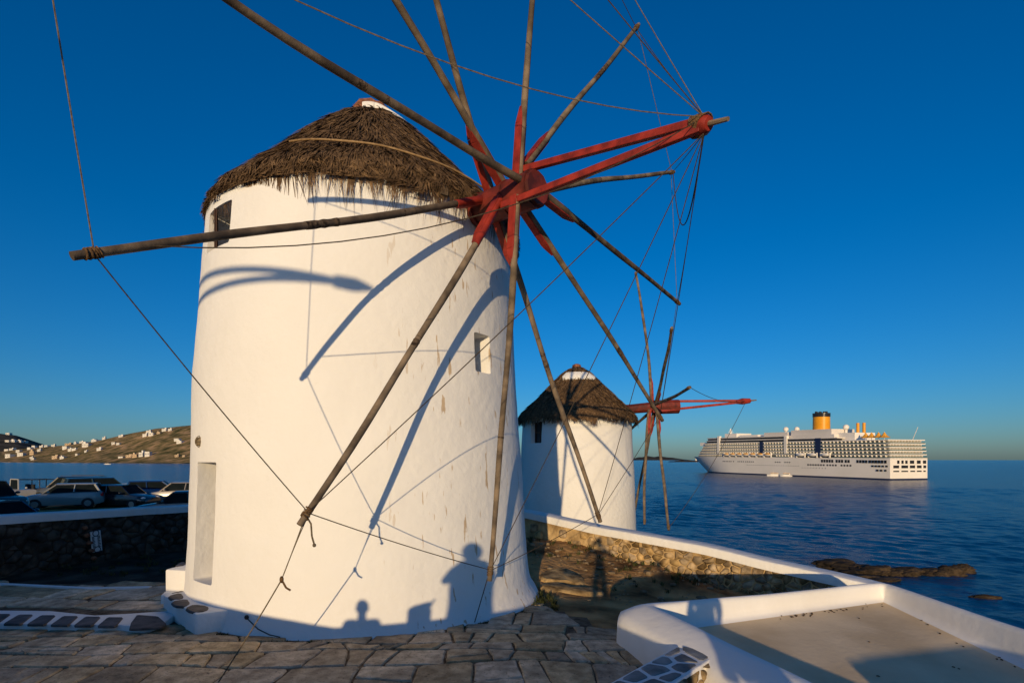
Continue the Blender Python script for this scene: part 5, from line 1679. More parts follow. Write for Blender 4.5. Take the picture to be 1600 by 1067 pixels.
def car(name, label, kind, col, loc, rz, roofrack=False):
    D = CARS[kind]; L, W, hw = D['L'], D['W'], D['W'] / 2
    t = thing(name, label, 'car', (0, 0, 0), 'cars parked behind the left wall')
    rings = []
    xs = sorted(set([p[0] for p in D['top']] + list(np.linspace(.15, L - .15, 14))))
    for x in xs:
        zt = float(np.interp(x, [p[0] for p in D['top']], [p[1] for p in D['top']]))
        e = min(x, L - x); k = 1 - .22 * max(0, 1 - e / .45) ** 2
        zb = .22 + .12 * max(0, 1 - e / .35)
        h = hw * k; X = x - L / 2
        rings.append([(X, -h * .92, zb), (X, -h, zb + .16), (X, -h * .995, (zb + zt) / 2 + .08), (X, -h * .93, zt - .05), (X, -h * .80, zt), (X, 0, zt + .025), (X, h * .80, zt), (X, h * .93, zt - .05), (X, h * .995, (zb + zt) / 2 + .08), (X, h, zb + .16), (X, h * .92, zb)])
    obj('body', loft(rings), col, t, smooth=40, fix=True)
    # glass house
    g0, g1 = D['gb'][0] - L / 2, D['gb'][1] - L / 2; r0, r1 = D['gr'][0] - L / 2, D['gr'][1] - L / 2; zr = D['roof']
    zb0 = float(np.interp(D['gb'][0], [p[0] for p in D['top']], [p[1] for p in D['top']])) - .03; zb1 = float(np.interp(D['gb'][1], [p[0] for p in D['top']], [p[1] for p in D['top']])) - .03
    hb, ht = hw * .90, hw * .70
    if kind != 'jeep':
        q = [(g0, -hb * .92, zb0), (g0, hb * .92, zb0), (g1, hb * .94, zb1), (g1, -hb * .94, zb1), (r0, -ht, zr - .05), (r0, ht, zr - .05), (r1, ht, zr - .05), (r1, -ht, zr - .05)]
        obj('window', MB().add(q, [(0, 1, 5, 4), (1, 2, 6, 5), (2, 3, 7, 6), (3, 0, 4, 7), (0, 3, 2, 1)]), M['cglass'], t)
        rq = []
        for (xx, yy) in ((r0 - .05, ht), (r1 + .05, ht)):
            rq.append([(xx, -yy * 1.02, zr - .07), (xx, -yy * .9, zr - .015), (xx, 0, zr + .02), (xx, yy * .9, zr - .015), (xx, yy * 1.02, zr - .07), (xx, 0, zr - .06)])
        mid = [(( a[0] + b[0]) / 2, a[1] * 1.02, a[2] + .012) for a, b in zip(*rq)]
        rf = obj('roof', loft([rq[0], mid, rq[1]]), col, t, smooth=45, fix=True)
        for s in (-1, 1):
            pm_ = MB().bar((g0, s * hb * .92, zb0), (r0, s * ht, zr - .05), .05, .06); obj('pillar', pm_, col, t); pm_ = MB().bar((g1, s * hb * .94, zb1), (r1, s * ht, zr - .05), .09, .10); obj('pillar', pm_, col, t)
            xm = (g0 + g1) / 2 + .1; pm_ = MB().bar((xm, s * hb * .935, .98 if kind in ('hatch', 'sedan') else 1.05), ((r0 + r1) / 2, s * ht * 1.005, zr - .05), .05, .09); obj('pillar', pm_, col, t)
    else:
        fm = MB()
        c4 = [(g0 + .05, -hb * .9, zb0), (g0 + .05, hb * .9, zb0), (r0 - .15, hb * .78, zr), (r0 - .15, -hb * .78, zr)]
        for a, b in ((0, 1), (1, 2), (2, 3), (3, 0)): fm.bar(c4[a], c4[b], .07, .07)
        wf = obj('windshield_frame', fm, col, t, bevel=.01)
        obj('pane', MB().bar(((g0 + .05), 0, zb0), (r0 - .15, 0, zr), hb * 1.62, .01, up=(1, 0, .3)), M['cglass'], wf)
        rb = MB()
        for x_ in (.55, 1.35):
            rb.tube([(x_, -hb * .85, 1.0), (x_, -hb * .8, 1.66), (x_, hb * .8, 1.66), (x_, hb * .85, 1.0)], .028, 7)
        for s in (-1, 1): rb.tube([(r0 - .15, s * hb * .78, zr - .02), (.55, s * hb * .8, 1.66), (1.35, s * hb * .8, 1.66)], .024, 7)
        obj('roll_bar', rb, M['trim'], t, smooth=60)
        for s in (-1, 1):
            obj('seat', MB().box((.25, s * .38, 1.05), (.16, .46, .62)), M['trim'], t, bevel=.05)
    for xw in (.72, L - .75):
        for s in (-1, 1):
            X = xw - L / 2; r = .31 if kind != 'suv' and kind != 'jeep' else .36
            wh = obj('wheel', MB().tube([(X, s * (hw - .20), r), (X, s * (hw - .19), r), (X, s * (hw + .0), r), (X, s * (hw + .015), r)], [r * .85, r, r, r * .9], 18), M['tyre'], t, smooth=40)
            obj('rim', MB().tube([(X, s * (hw + .0), r), (X, s * (hw + .025), r)], [r * .62, r * .55], 12), M['rim'], wh, smooth=40)
    for s in (-1, 1):
        obj('headlight', MB().sphere((-L / 2 + .16, s * hw * .70, .66 if kind in ('hatch', 'sedan') else .78), (.13, .15, .085), 10, 6), M['lampglass'], t, smooth=60)
        obj('tail_light', MB().box((L / 2 - .10, s * hw * .78, .82 if kind != 'suv' and kind != 'van' else .98), (.16, .17, .24)), M['redlight'], t, bevel=.03)
        xm = D['gb'][0] - L / 2 + .38
        obj('mirror', MB().sphere((xm, s * (hw + .10), zb0 + .12), (.075, .11, .07), 10, 6), col, t, smooth=60)
    obj('bumper', MB().box((-L / 2 + .05, 0, .40), (.12, W * .76, .12)).box((L / 2 - .05, 0, .42), (.12, W * .76, .12)), M['trim'], t, bevel=.03)
    if roofrack: obj('roof_rail', MB().bar((r0 + .1, -ht * .9, zr + .06), (r1 - .1, -ht * .9, zr + .06), .03, .04).bar((r0 + .1, ht * .9, zr + .06), (r1 - .1, ht * .9, zr + .06), .03, .04), M['trim'], t)
    t.location = loc; t.rotation_euler = (0, 0, rz)
    return t
pk = lambda *c: paint('car_paint', c)
P_cream = pk(.42, .40, .36)
P_black, P_navy, P_white, P_silver, P_teal, P_blue, P_beige = pk(.012, .013, .015), pk(.015, .03, .07), pk(.75, .74, .70), pk(.24, .25, .25), pk(.02, .04, .045), pk(.02, .05, .14), pk(.30, .26, .21)
def at_px(x, Y, dz=0):
    X = (x - 800) / FPX * Y; return (X, Y, float(height(X, Y)) + .02 + dz)
# nose points along -x of the car; rz turns it
car('parked_car', 'silver three door hatchback, its nose and bonnet catching the sun, behind the white coping', 'hatch', P_silver, at_px(103, 31.5), R(28))
car('parked_car', 'white open jeep with an upright windscreen frame behind the silver hatchback', 'jeep', P_cream, at_px(40, 36.0, -.12), R(62))
car('parked_car', 'black estate with roof rails directly behind the silver hatchback', 'suv', P_black, at_px(112, 37.0), R(8), True)
car('parked_car', 'dark teal car seen from behind with a red tail lamp, right of the silver hatchback', 'suv', P_teal, at_px(160, 34.5), R(-128))
car('parked_car', 'black hatchback broadside behind the coping, darkest of the row', 'hatch', P_black, at_px(193, 33, -.12), R(176))
car('parked_car', 'dark four wheel drive at the left picture edge with a sloping screen', 'suv', P_black, at_px(-26, 25.5, .1), R(160))
car('parked_car', 'low navy car at the left edge closest to the wall, only its bonnet showing', 'sedan', P_navy, at_px(-2, 21.0, -.25), R(172))
car('parked_car', 'blue saloon with its red tail lamp beyond the black hatchback', 'hatch', P_blue, at_px(246, 36.5), R(-152))
car('parked_car', 'beige car with a sunlit bonnet next to the mill wall', 'hatch', P_beige, at_px(282, 35.0), R(12))
car('parked_car', 'dark green saloon in front of the beige car, half hidden by the mill', 'sedan', P_teal, at_px(288, 26.5), R(14))
car('parked_car', 'silver saloon far behind the black hatchback, only its roof showing', 'sedan', P_silver, at_px(203, 43.5), R(5))
car('parked_car', 'navy saloon far back, roof just above the black hatchback', 'sedan', P_navy, at_px(226, 42.0), R(-8))
car('parked_car', 'pale car farthest back beside the mill, only its roof line showing', 'hatch', P_beige, at_px(290, 41.5), R(170))

# ------------------------------------------------------------------ cruise ship at anchor
SO = Vector((.7195 * 440, 440, SEA_Z)); SU = Vector((-.233, .972, 0)).normalized(); SW = Vector((.972, .233, 0)).normalized()
SL, SWD = 307.0, 41.0
def S(x, y, z): return SO + SU * x + SW * y + Vector((0, 0, z * (1 + .145 * x / 271) if z > 0 else z))
ship = thing('cruise_ship', 'long white cruise ship with a yellow funnel lying at anchor off the coast', 'ship', SO)
def hwid(x, f):
    end = 285 + 34 * f
    s = max(0, min(1, (x - 200) / (end - 200)))
    st = max(0, 1 - x / 8) * .03
    return SWD / 2 * max(.004, (1 - s ** (2.0 + .5 * f))) * (1 - st)
def smb(xyz, fs): return MB().add([S(*p) for p in xyz], fs)
def sbox(mb, x0, x1, y0, y1, z0, z1):
    q = [(x, y, z) for x in (x0, x1) for y in (y0, y1) for z in (z0, z1)]
    return mb.add([S(*p) for p in q], [(0, 1, 3, 2), (4, 6, 7, 5), (0, 4, 5, 1), (2, 3, 7, 6), (0, 2, 6, 4), (1, 5, 7, 3)])
HT = 18.3
def hull_part(z0, z1, mname, nm):
    xs = np.concatenate([np.linspace(0, 200, 6), np.linspace(210, 307, 26)]); zl = np.linspace(z0, z1, 6)
    rings = []
    for u in np.linspace(0, 1, len(xs)):
        ring = []
        for side in (-1, 1):
            for z in (zl if side < 0 else zl[::-1]):
                f = max(0, z) / HT
                end = 285 + 34 * f
                x = np.interp(u, np.linspace(0, 1, len(xs)), xs) * end / 307
                ring.append(S(x, SWD / 2 + side * hwid(x, f), z))
        rings.append(ring)
    obj(nm, loft(rings), M[mname], ship, smooth=30, fix=True)
hull_part(1.3, HT, 'ship_white', 'hull')
hull_part(-1.0, 1.3, 'ship_blue', 'boot_top')
# deck outlines
def outline(x0, x1, inset, f=1.0, n=18):
    xs = np.concatenate([[x0], np.linspace(min(200, x1 - 1), x1, n)]) if x1 > 200 else np.array([x0, x1])
    port = [(x, SWD / 2 - max(.5, hwid(x * 1.0, f) - inset)) for x in xs]
    star = [(x, SWD - y) for x, y in port[::-1]]
    return port + star
def deck(x0, x1, z0, z1, inset, m_, nm, par=ship):
    pl = outline(x0, x1, inset); n = len(pl)
    q = [(x, y, z0) for x, y in pl] + [(x, y, z1) for x, y in pl]
    fs = [tuple(range(n)), tuple(range(2 * n - 1, n - 1, -1))] + [(i, i + n, (i + 1) % n + n, (i + 1) % n) for i in range(n)]
    return obj(nm, smb(q, fs), M[m_], par, fix=True)
DP = 3.1
BOATS = [(138, 222), (58, 104)]
div = MB(); rail = MB()
for k in range(5):
    z = HT + DP * k; xe = 300 - 6.0 * k; x0 = .4 * k
    deck(x0, xe, z - .42, z + .42, .1, 'ship_white', 'deck_slab')
    deck(2.2 + .4 * k, xe - 2, z + .28, z + DP - .28, 2.2, 'ship_cabin', 'cabin_wall')
    # balcony partitions, bright where the sun strikes along the side
    x = 4.5 + .4 * k
    while x < xe - 3:
        if not (k == 0 and any(a - 2 < x < b + 2 for a, b in BOATS)):
            y0 = SWD / 2 - hwid(x, 1)
            sbox(div, x - .2, x + .2, y0 + .35, y0 + 2.4, z + .28, z + DP - .28)
            sbox(div, x - .2, x + .2, SWD - y0 - 2.4, SWD - y0 - .35, z + .28, z + DP - .28)
        x += 4.25
    for y in np.arange(3.2, SWD - 2, 3.3): sbox(div, .6 + x0, 2.4 + x0, y - .18, y + .18, z + .28, z + DP - .28)
    for seg in np.linspace(0, xe - 6, 40):
        a, b = seg, min(seg + (xe - 6) / 39, xe - 4)
        if k == 0 and any(q0 - 2 < a < q1 + 2 for q0, q1 in BOATS): continue
        ya, yb = SWD / 2 - hwid(a, 1) + .2, SWD / 2 - hwid(b, 1) + .2
        rail.add([S(a, ya, z + .3), S(b, yb, z + .3), S(b, yb, z + 1.25), S(a, ya, z + 1.25)], [(0, 1, 2, 3)])
    rail.add([S(.25 + x0, 1, z + .3), S(.25 + x0, SWD - 1, z + .3), S(.25 + x0, SWD - 1, z + 1.25), S(.25 + x0, 1, z + 1.25)], [(0, 1, 2, 3)])
o = obj('balcony_partition', div, M['ship_white'], ship); o['kind'] = 'stuff'
obj('balcony_rail', rail, M['ship_teal'], ship)
ZU = HT + 5 * DP
deck(2, 271, ZU - .3, ZU + .5, .2, 'ship_white', 'deck_slab')
deck(56, 266, ZU + .5, ZU + 2.5, 1.0, 'ship_dark', 'window_band')
deck(53, 268, ZU + 2.5, ZU + 3.4, .6, 'ship_grey', 'deck_slab')
deck(160, 264, ZU + 3.4, ZU + 5.3, 1.6, 'ship_dark', 'window_band')
deck(120, 266, ZU + 5.3, ZU + 6.4, 1.2, 'ship_grey', 'deck_slab')
deck(122, 158, ZU + 3.4, ZU + 5.3, 3.0, 'ship_dark', 'window_band')
def block(x0, x1, y0, y1, z0, z1, m_='ship_grey', nm='upper_house', bev=.0):
    return obj(nm, sbox(MB(), x0, x1, y0, y1, z0, z1), M[m_], ship)
block(66, 118, 7, 34, ZU + 3.4, ZU + 11.5)
block(60, 122, 4, 37, ZU + 3.4, ZU + 6.5)
block(124, 160, 8, 33, ZU + 6.4, ZU + 10.2)
block(42, 60, 9, 32, ZU + .5, ZU + 7.5, 'ship_white')
block(172, 204, 9, 32, ZU + 6.4, ZU + 8.6, 'ship_white')
block(211, 234, 10, 31, ZU + 6.4, ZU + 10.8, 'ship_white')
# white service towers and blue glass lifts on the near side
for x0, x1, m_, zz in ((232, 236.5, 'ship_white', ZU + 8), (116, 120, 'ship_white', ZU + 6), (152, 157, 'ship_blue', ZU + .5), (72, 78, 'ship_blue', ZU + 3.0)):
    y0 = SWD / 2 - hwid((x0 + x1) / 2, 1)
    obj('lift_shaft', sbox(MB(), x0, x1, y0 - .25, y0 + 2.6, HT + (4 if m_ == 'ship_white' else 1.0), zz), M[m_], ship)
# bridge wing block at the bow
block(276, 288, 10, 31, HT + 5 * DP - 2.4, HT + 5 * DP + 1.4, 'ship_white', 'bridge')
# funnel
def ring(xc, yc, rx, ry, z, n=28): return [S(xc + rx * math.cos(2 * math.pi * k / n), yc + ry * math.sin(2 * math.pi * k / n), z) for k in range(n)]
fz0, fz1 = ZU + 11.0, ZU + 24.0
fn = obj('funnel', loft([ring(92, SWD / 2, 8.4, 7.4, fz0), ring(92, SWD / 2, 8.2, 7.2, fz1)]), M['ship_yellow'], ship, smooth=40, fix=True)
obj('funnel_top', loft([ring(92, SWD / 2, 8.45, 7.45, fz1), ring(92, SWD / 2, 8.6, 7.6, fz1 + 3.6)]), M['ship_dark'], fn, smooth=40, fix=True)
tp = MB(); g = random.Random(3)
for k in range(9): 
    a = 2 * math.pi * k / 9; tp.add(loft([ring(92 + 5 * math.cos(a), SWD / 2 + 4.4 * math.sin(a), 1.1, 1.1, fz1 + 3, 8), ring(92 + 5 * math.cos(a), SWD / 2 + 4.4 * math.sin(a), 1.1, 1.1, fz1 + 4.6 + g.random(), 8)]).v, [])
    l = loft([ring(92 + 5 * math.cos(a), SWD / 2 + 4.4 * math.sin(a), 1.1, 1.1, fz1 + 3, 8), ring(92 + 5 * math.cos(a), SWD / 2 + 4.4 * math.sin(a), 1.1, 1.1, fz1 + 4.6 + g.random(), 8)])
    tp.add(l.v, l.f)
obj('exhaust_pipe', tp, M['ship_dark'], fn)
for x in (49.5, 43.0): obj('vent_stack', loft([ring(x, SWD / 2, 1.35, 1.35, ZU + 7, 14), ring(x, SWD / 2, 1.35, 1.35, ZU + 16.5, 14)]), M['ship_yellow'], ship, smooth=40, fix=True)
for x, z in ((143, ZU + 13.6), (127, ZU + 13.2), (64.5, ZU + 13.2)):
    p = S(x, SWD / 2 + 2, z)
    rd = obj('radome', MB().sphere(p, 2.7, 16, 12), M['ship_white'], ship, smooth=60)
    obj('pedestal', loft([ring(x, SWD / 2 + 2, 1.5, 1.5, ZU + 6, 10), ring(x, SWD / 2 + 2, .9, .9, z - 2, 10)]), M['ship_white'], rd)
mst = MB()
mst.tube([S(236, SWD / 2, ZU + 6), S(237, SWD / 2, ZU + 17)], [1.8, .6], 8)
for zz, l in ((ZU + 10, 5), (ZU + 12.5, 3.6), (ZU + 14.5, 2.6)): mst.bar(S(236.5, SWD / 2 - l, zz), S(236.5, SWD / 2 + l, zz), .5, .5)
sbox(mst, 232, 240, SWD / 2 - 4, SWD / 2 + 4, ZU + 6, ZU + 9.5)
obj('mast', mst, M['ship_white'], ship)
obj('flag_pole', MB().tube([S(2, 27, ZU + .5), S(-2.5, 27, ZU + 11)], .22, 6), M['ship_white'], ship)
mb = MB()
for k in range(14): mb.tube([S(70 + k * 15, 2 + 0, ZU + 3.4), S(70 + k * 15, 2, ZU + 5.2)], .2, 5)
for k, x in enumerate((31.5, 25.7, 18.9, 13.3)):
    q = [S(x + 4.6 * math.cos(a), 10 + 4.6 * math.sin(a), ZU + 2.4) for a in np.linspace(0, 2 * math.pi, 9)[:-1]] + [S(x + 2 * math.cos(a), 10 + 2 * math.sin(a), ZU + 4.2) for a in np.linspace(0, 2 * math.pi, 9)[:-1]] + [S(x, 10, ZU + 7.4)]
    fs = [(i, (i + 1) % 8, (i + 1) % 8 + 8, i + 8) for i in range(8)] + [(i + 8, (i + 1) % 8 + 8, 16) for i in range(8)]
    au = obj('sunshade', MB().add(q, fs), M['ship_orange'], ship)
    obj('post', MB().tube([S(x, 10, ZU), S(x, 10, ZU + 7.3)], .25, 6), M['ship_white'], au)
# lifeboats and davits
for a, b in BOATS:
    n = 7 if a > 100 else 3
    for k in range(n):
        xc = a + (k + .5) * (b - a) / n; yb = SWD / 2 - hwid(xc, 1) - .9
        hl = MB().sphere((0, 0, 0), (5.0, 1.9, 1.7), 14, 8)
        lb = obj('lifeboat', MB().add([S(xc + v[0], yb + v[1], HT + 2.9 + min(v[2], .1)) for v in hl.v], hl.f), M['ship_white'], ship, smooth=60)
        obj('canopy', MB().add([S(xc + v[0] * .96, yb + v[1] * .95, HT + 3.0 + max(v[2], 0) * .95) for v in hl.v], hl.f), M['ship_orange'] if a > 100 else M['ship_white'], lb, smooth=60)
        dv_ = MB()
        for s in (-1, 1): sbox(dv_, xc + s * 5.3 - .5, xc + s * 5.3 + .5, yb - .2, yb + 2.6, HT + .2, HT + 4.8)
        obj('davit', dv_, M['ship_white'], lb)
    obj('recess', sbox(MB(), a, b, SWD / 2 - hwid((a + b) / 2, 1) + .0, SWD / 2 - hwid((a + b) / 2, 1) + 2.1, HT + .3, HT + DP - .3), M['ship_dark'], ship)
# windows in the hull side and the stern
wd = MB()
def win_row(x0, x1, step, z, h, w_):
    x = x0
    while x < x1:
        f = z / HT; y0 = SWD / 2 - hwid(x, f)
        sbox(wd, x - w_ / 2, x + w_ / 2, y0 - .12, y0 + .3, z - h / 2, z + h / 2); x += step
for x0, x1 in ((4, 20), (22, 33)): win_row(x0, x1, 2.9, 15.4, 2.6, 2.0)
for x0, x1 in ((40, 46), (47, 56), (58, 72)): win_row(x0, x1, 3.0, 15.4, 2.6, 2.3)
for x0, x1 in ((3, 17), (38, 49), (54, 64), (68, 88)): win_row(x0, x1, 3.2, 11.6, 1.5, 1.9)
win_row(4, 14, 3.6, 8.0, 1.6, 1.9)
win_row(66, 96, 3.6, 8.6, .6, .8); win_row(100, 180, 3.4, 10.2, .6, .8)
for x0, x1 in ((168, 182), (185, 196), (203, 205), (208, 226), (112, 120), (126, 134)): win_row(x0, x1, 3.2, 13.6, 1.1, 1.5)
for z, h, ws in ((15.2, 2.8, [(8, 10.4), (12.5, 14.8), (16.6, 19), (21.5, 26), (29, 33), (35.5, 39)]), (11.2, 2.4, [(4, 10), (12.5, 19.5), (21.5, 27), (29, 34), (36, 39)]), (7.4, 1.1, [(4, 10), (12.5, 19.5), (22, 27), (29, 34), (36, 38.5)])):
    for y0, y1 in ws: sbox(wd, -.12, .3, y0, y1, z - h / 2, z + h / 2)
o = obj('hull_window', wd, M['ship_dark'], ship); o['kind'] = 'stuff'
def tender(x, Y, L, label, rz):
    z = SEA_Z; X = (x - 800) / FPX * Y
    t = thing('tender_boat', label, 'boat', (0, 0, 0), 'tender boats beside the cruise ship')
    rings = []
    for u in np.linspace(0, 1, 12):
        w_ = 2.0 * min(1, (1 - u) * 3.2 + .02) ** .6; xx = -L / 2 + L * u
        rings.append([(xx, -w_ * .8, -.4), (xx, -w_, 1.5 + .5 * u), (xx, w_, 1.5 + .5 * u), (xx, w_ * .8, -.4)])
    obj('hull', loft(rings), M['ship_white'], t, smooth=40, fix=True)
    obj('cabin', MB().box((-.6, 0, 2.5), (L * .55, 3.0, 1.9)), M['ship_white'], t, bevel=.25)
    obj('window', MB().box((-.6, 0, 2.7), (L * .50, 3.04, .7)), M['ship_dark'], t)
    obj('roof', MB().box((-.6, 0, 3.55), (L * .6, 3.2, .2)), M['ship_orange'], t)
    obj('mast', MB().tube([(.4, 0, 3.5), (.4, 0, 6.2)], .12, 6), M['ship_white'], t)
    t.location = (X, Y, z); t.rotation_euler = (0, 0, rz)
tender(1209, 548, 13, 'white tender boat alongside the cruise ship, nearer its bow', R(150))
tender(1228, 536, 11, 'white tender boat alongside the cruise ship, nearer its stern', R(140))
tender(168, 1900, 20, 'small white motor yacht crossing the bay below the hills', R(20))
COLy = [o for o in COL.objects if o.name.startswith('tender_boat')][-1]; COLy.name = 'motor_yacht'; del COLy['group']

# ------------------------------------------------------------------ houses on the hills
g = random.Random(14)
WIN = {}
def villa(P, w, d, h, m_, nwin, label, grp, rz=0):
    t = thing('villa', label, 'house', (0, 0, 0), grp)
    wl_ = MB().box((0, 0, h / 2 - 4), (w, d, h + 8))
    obj('wall', wl_, M[m_], t)
    if g.random() < .6:
        s = g.choice((-1, 1)); ww = w * g.uniform(.3, .5)
        obj('upper_storey', MB().box((s * (w - ww) * .4, d * .1, h + h * .28), (ww, d * .7, h * .56)), M[m_], t)
    else:
        obj('parapet', MB().box((0, 0, h + .15), (w + .3, d + .3, .5)), M[m_], t)
    for k in range(nwin):
        xx = -w / 2 + (k + .5) * w / nwin
        obj('window', MB().box((xx, -d / 2 - .02, h * .45), (w / nwin * .32, .2, h * .36)), M['dark'], t)
    t.location = P; t.rotation_euler = (0, 0, rz)
def col_t(xp, yp):
    """where on the near hill a picture point lies (t), by search"""
    best = (1e9, 0)
    for i in range(101):
        t = i / 100; q = hill_point(xp, t); yy = HZ - q.z / q.y * FPX
        if abs(yy - yp) < best[0]: best = (abs(yy - yp), t)
    return best[1]
PLACES = [  # picture x, y of the foot, width px, height px, kind, what marks it out
    (16, 714, 14, 6, 'house', 'white house lowest at the left edge of the near hill'), (34, 712, 12, 6, 'house', 'white house just right of the lowest one at the left edge'),
    (52, 710, 10, 7, 'house_ochre', 'pinkish house in the cluster at the left edge'), (30, 706, 9, 4, 'house', 'white house above the left edge cluster'),
    (12, 700, 9, 3, 'house', 'small white house high at the left edge'), (20, 696, 10, 3, 'house', 'flat white house on the slope at the left edge'),
    (47, 702, 8, 4, 'house', 'small white house between the left cluster and the saddle'), (62, 705, 7, 4, 'house', 'white house below the saddle'),
    (50, 716, 6, 3, 'house', 'tiny white house at the waterline on the left'), (54, 700, 8, 5, 'house', 'tall white house under the saddle'),
    (66, 696, 8, 3, 'house', 'small white house on the saddle, leftmost'), (74, 695, 9, 3, 'house', 'small white house on the saddle, second from the left'),
    (84, 695, 7, 3, 'house', 'small white house on the saddle, third from the left'), (104, 701, 12, 5, 'house', 'pale house with two blocks in the middle of the hill'),
    (110, 704, 7, 4, 'house', 'small house below the two block house'), (117, 703, 9, 3, 'house', 'long low house in the middle of the hill'),
    (108, 695, 12, 3, 'house_ochre', 'ochre row on the ridge left of centre'), (119, 691, 6, 3, 'house', 'small white house on the ridge left of centre'),
    (128, 690, 7, 3, 'house', 'white house on the ridge beside the small one'), (136, 697, 14, 6, 'house', 'large white villa in mid slope'),
    (135, 706, 5, 3, 'house', 'tiny house under the large villa'), (121, 711, 6, 3, 'house', 'white cottage alone above the shore'),
    (156, 703, 9, 4, 'house', 'white cottage in the brown field right of centre'), (88, 716, 12, 5, 'house_ochre', 'ochre building on the shore left of the yacht'),
    (99, 716, 10, 4, 'house', 'pale building on the shore left of the yacht'), (52, 718, 7, 4, 'house', 'white boathouse at the water on the left'),
    (150, 686, 14, 3, 'house', 'long white villa on the ridge'), (163, 686, 6, 4, 'house', 'white house at the end of the ridge villa'),
    (178, 694, 7, 4, 'house', 'white house below the ridge, left of a pair'), (186, 694, 8, 3, 'house', 'white house below the ridge, right of a pair'),
    (190, 682, 9, 3, 'house', 'small white house on the right part of the ridge'), (228, 681, 10, 4, 'house', 'white house on the upper slope, left part'),
    (237, 680, 10, 5, 'house', 'white house on the upper slope, right part'), (233, 675, 9, 3, 'house', 'white house at the crest over the slope pair'),
    (258, 673, 10, 4, 'house', 'white house near the crest on the right'), (266, 673, 7, 4, 'house', 'small white house at the crest farthest right'),
    (249, 677, 8, 3, 'house_ochre', 'ochre house below the crest on the right'), (278, 688, 12, 4, 'house', 'grey white villa beside the mill, upper'),
    (282, 692, 12, 4, 'house', 'bright white villa beside the mill, lower'),
    (232, 712, 11, 9, 'house', 'tallest white block of the hotel by the shore'), (222, 713, 10, 8, 'house', 'second white block of the hotel by the shore'),
    (212, 714, 10, 6, 'house_ochre', 'pinkish block of the hotel by the shore'), (203, 714, 12, 4, 'house_ochre', 'low pink wing of the hotel by the shore'),
    (190, 715, 10, 2, 'house', 'low white terrace wing of the hotel by the shore'),
    (277, 713, 8, 4, 'house_ochre', 'stone house beside the mill near the shore'), (288, 713, 6, 3, 'house_ochre', 'small stone house touching the mill edge near the shore'),
]
for xp, yp, w_, h_, m_, lab in PLACES:
    P = hill_point(xp, col_t(xp, yp)); k = P.y / FPX
    villa(P, w_ * k * .7, max(w_, 7) * k * .55, h_ * k * .75, m_, 3 if w_ > 8 else 2, lab, 'houses scattered over the hills', R(g.uniform(-14, 14)))
for xp, yp, lab in ((13, 690, 'pale house on the far dark hill, leftmost of its row'), (22, 690, 'pale house on the far dark hill, second of its row'), (32, 691, 'pale house on the far dark hill, third of its row'), (39, 691, 'pale house on the far dark hill, right end of its row'), (14, 678, 'pale house on top of the far dark hill')):
    best = min((abs(HZ - far_hill_point(xp, i / 60).z / far_hill_point(xp, i / 60).y * FPX - yp), i / 60) for i in range(61))[1]
    P = far_hill_point(xp, best); k = P.y / FPX
    villa(P, 6 * k, 5 * k, 2.6 * k, 'house', 2, lab, 'houses scattered over the hills')

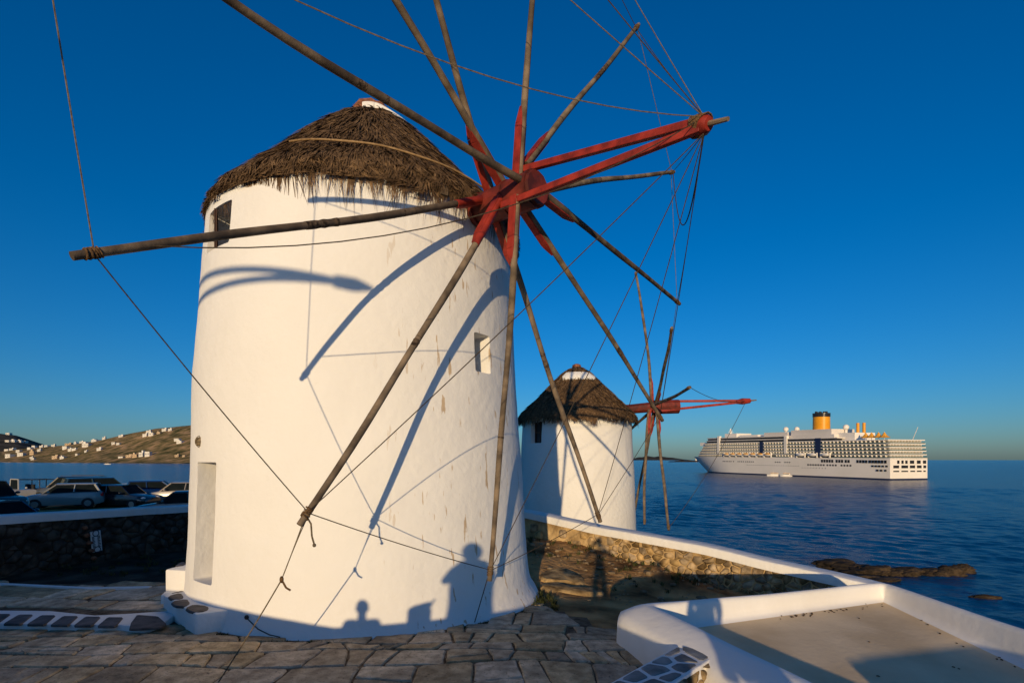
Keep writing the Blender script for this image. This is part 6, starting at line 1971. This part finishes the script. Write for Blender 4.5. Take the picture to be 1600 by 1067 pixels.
# ------------------------------------------------------------------ rocks at the water's edge and a far breakwater
def boulder(P, r, seed, label, sub=4, grp='rocks of the reef', nm='rock'):
    bm = bmesh.new(); bmesh.ops.create_icosphere(bm, subdivisions=sub, radius=1)
    for v in bm.verts:
        n_ = v.co.normalized()
        v.co = n_ * (1 + .35 * vnoise(n_, 1.1, seed) + .22 * vnoise(n_, 2.6, seed + 5) + .16 * vnoise(n_, 5, seed) + .07 * vnoise(n_, 12, seed))
        v.co = Vector((v.co.x * r[0], v.co.y * r[1], v.co.z * r[2]))
    me = bpy.data.meshes.new(nm); bm.to_mesh(me); bm.free()
    o = obj(nm, me, M['rock'], smooth=35); o.location = P
    return tag(o, label, 'rock', grp)
RK = [(1308, 884, 5.5, 2.4), (1330, 888, 5.0, 2.1), (1352, 892, 5.0, 1.6), (1368, 893, 4.5, 2.0), (1386, 893, 3.6, 1.3), (1400, 894, 3.0, 1.5), (1418, 894, 3.8, 1.7), (1436, 893, 3.2, 1.4), (1452, 894, 3.6, 1.6),
      (1470, 896, 2.6, 1.5), (1482, 895, 3.0, 2.4), (1504, 891, 3.0, 2.2), (1496, 896, 2.0, .8), (1345, 901, 4.5, 1.0), (1375, 903, 4.0, .8)]
WHERE = ['at the landward end of the reef', 'second from the landward end of the reef', 'third from the landward end of the reef', 'fourth along the reef from the land', 'low one before the middle of the reef', 'low one at the middle of the reef',
         'just past the middle of the reef', 'beyond the middle of the reef', 'before the tall pair of the reef', 'small one at the foot of the tall reef rock', 'tall golden one near the seaward end of the reef', 'blunt one at the seaward end of the reef', 'low skerry awash at the seaward end', 'low flat one in front of the landward end', 'flat one awash before the reef']
for k, (x, y, r, h) in enumerate(RK):
    P = pxz(x, y + 3, SEA_Z)
    boulder(Vector((P.x, P.y, SEA_Z + h * .15)), (r * .62, r * .36, h * .44), 3 * k + 1, 'dark brown shore rock, ' + WHERE[k])
P = pxz(1541, 934, SEA_Z)
boulder(Vector((P.x, P.y, SEA_Z)), (1.8, .7, .42), 77, 'single low rock awash nearer the viewer, away from the reef', grp='rocks off the shore')
P = pxz(1075, 721.6, SEA_Z)
bw = MB(); q = []
for k in range(30):
    u = k / 29; X = P.x - 150 + 330 * u
    hgt = 13 * math.sin(math.pi * min(1, u * 1.02)) ** .5 * (1 + .35 * vnoise((u * 11, 0, 0), 1))
    for yy, zz in ((-30, -2), (-10, hgt * .8), (10, hgt), (40, -2)): q.append((X, P.y + yy, SEA_Z + zz))
bw.add(q, [(i * 4 + j, i * 4 + j + 1, (i + 1) * 4 + j + 1, (i + 1) * 4 + j) for i in range(29) for j in range(3)])
tag(obj('breakwater', bw, M['rock'], smooth=40), 'low dark rocky islet on the horizon at the bow of the ship', 'rock')
lt = thing('light_beacon', 'small beacon on the rocky islet off the ship\'s bow', 'beacon', (P.x + 60, P.y, SEA_Z + 10))
obj('tower', MB().lathe([(6, 0), (4.5, 18), (6, 18), (6, 20), (3, 20), (3, 25), (.5, 29)], (P.x + 60, P.y, SEA_Z + 8), 12), M['ship_grey'], lt, smooth=40)
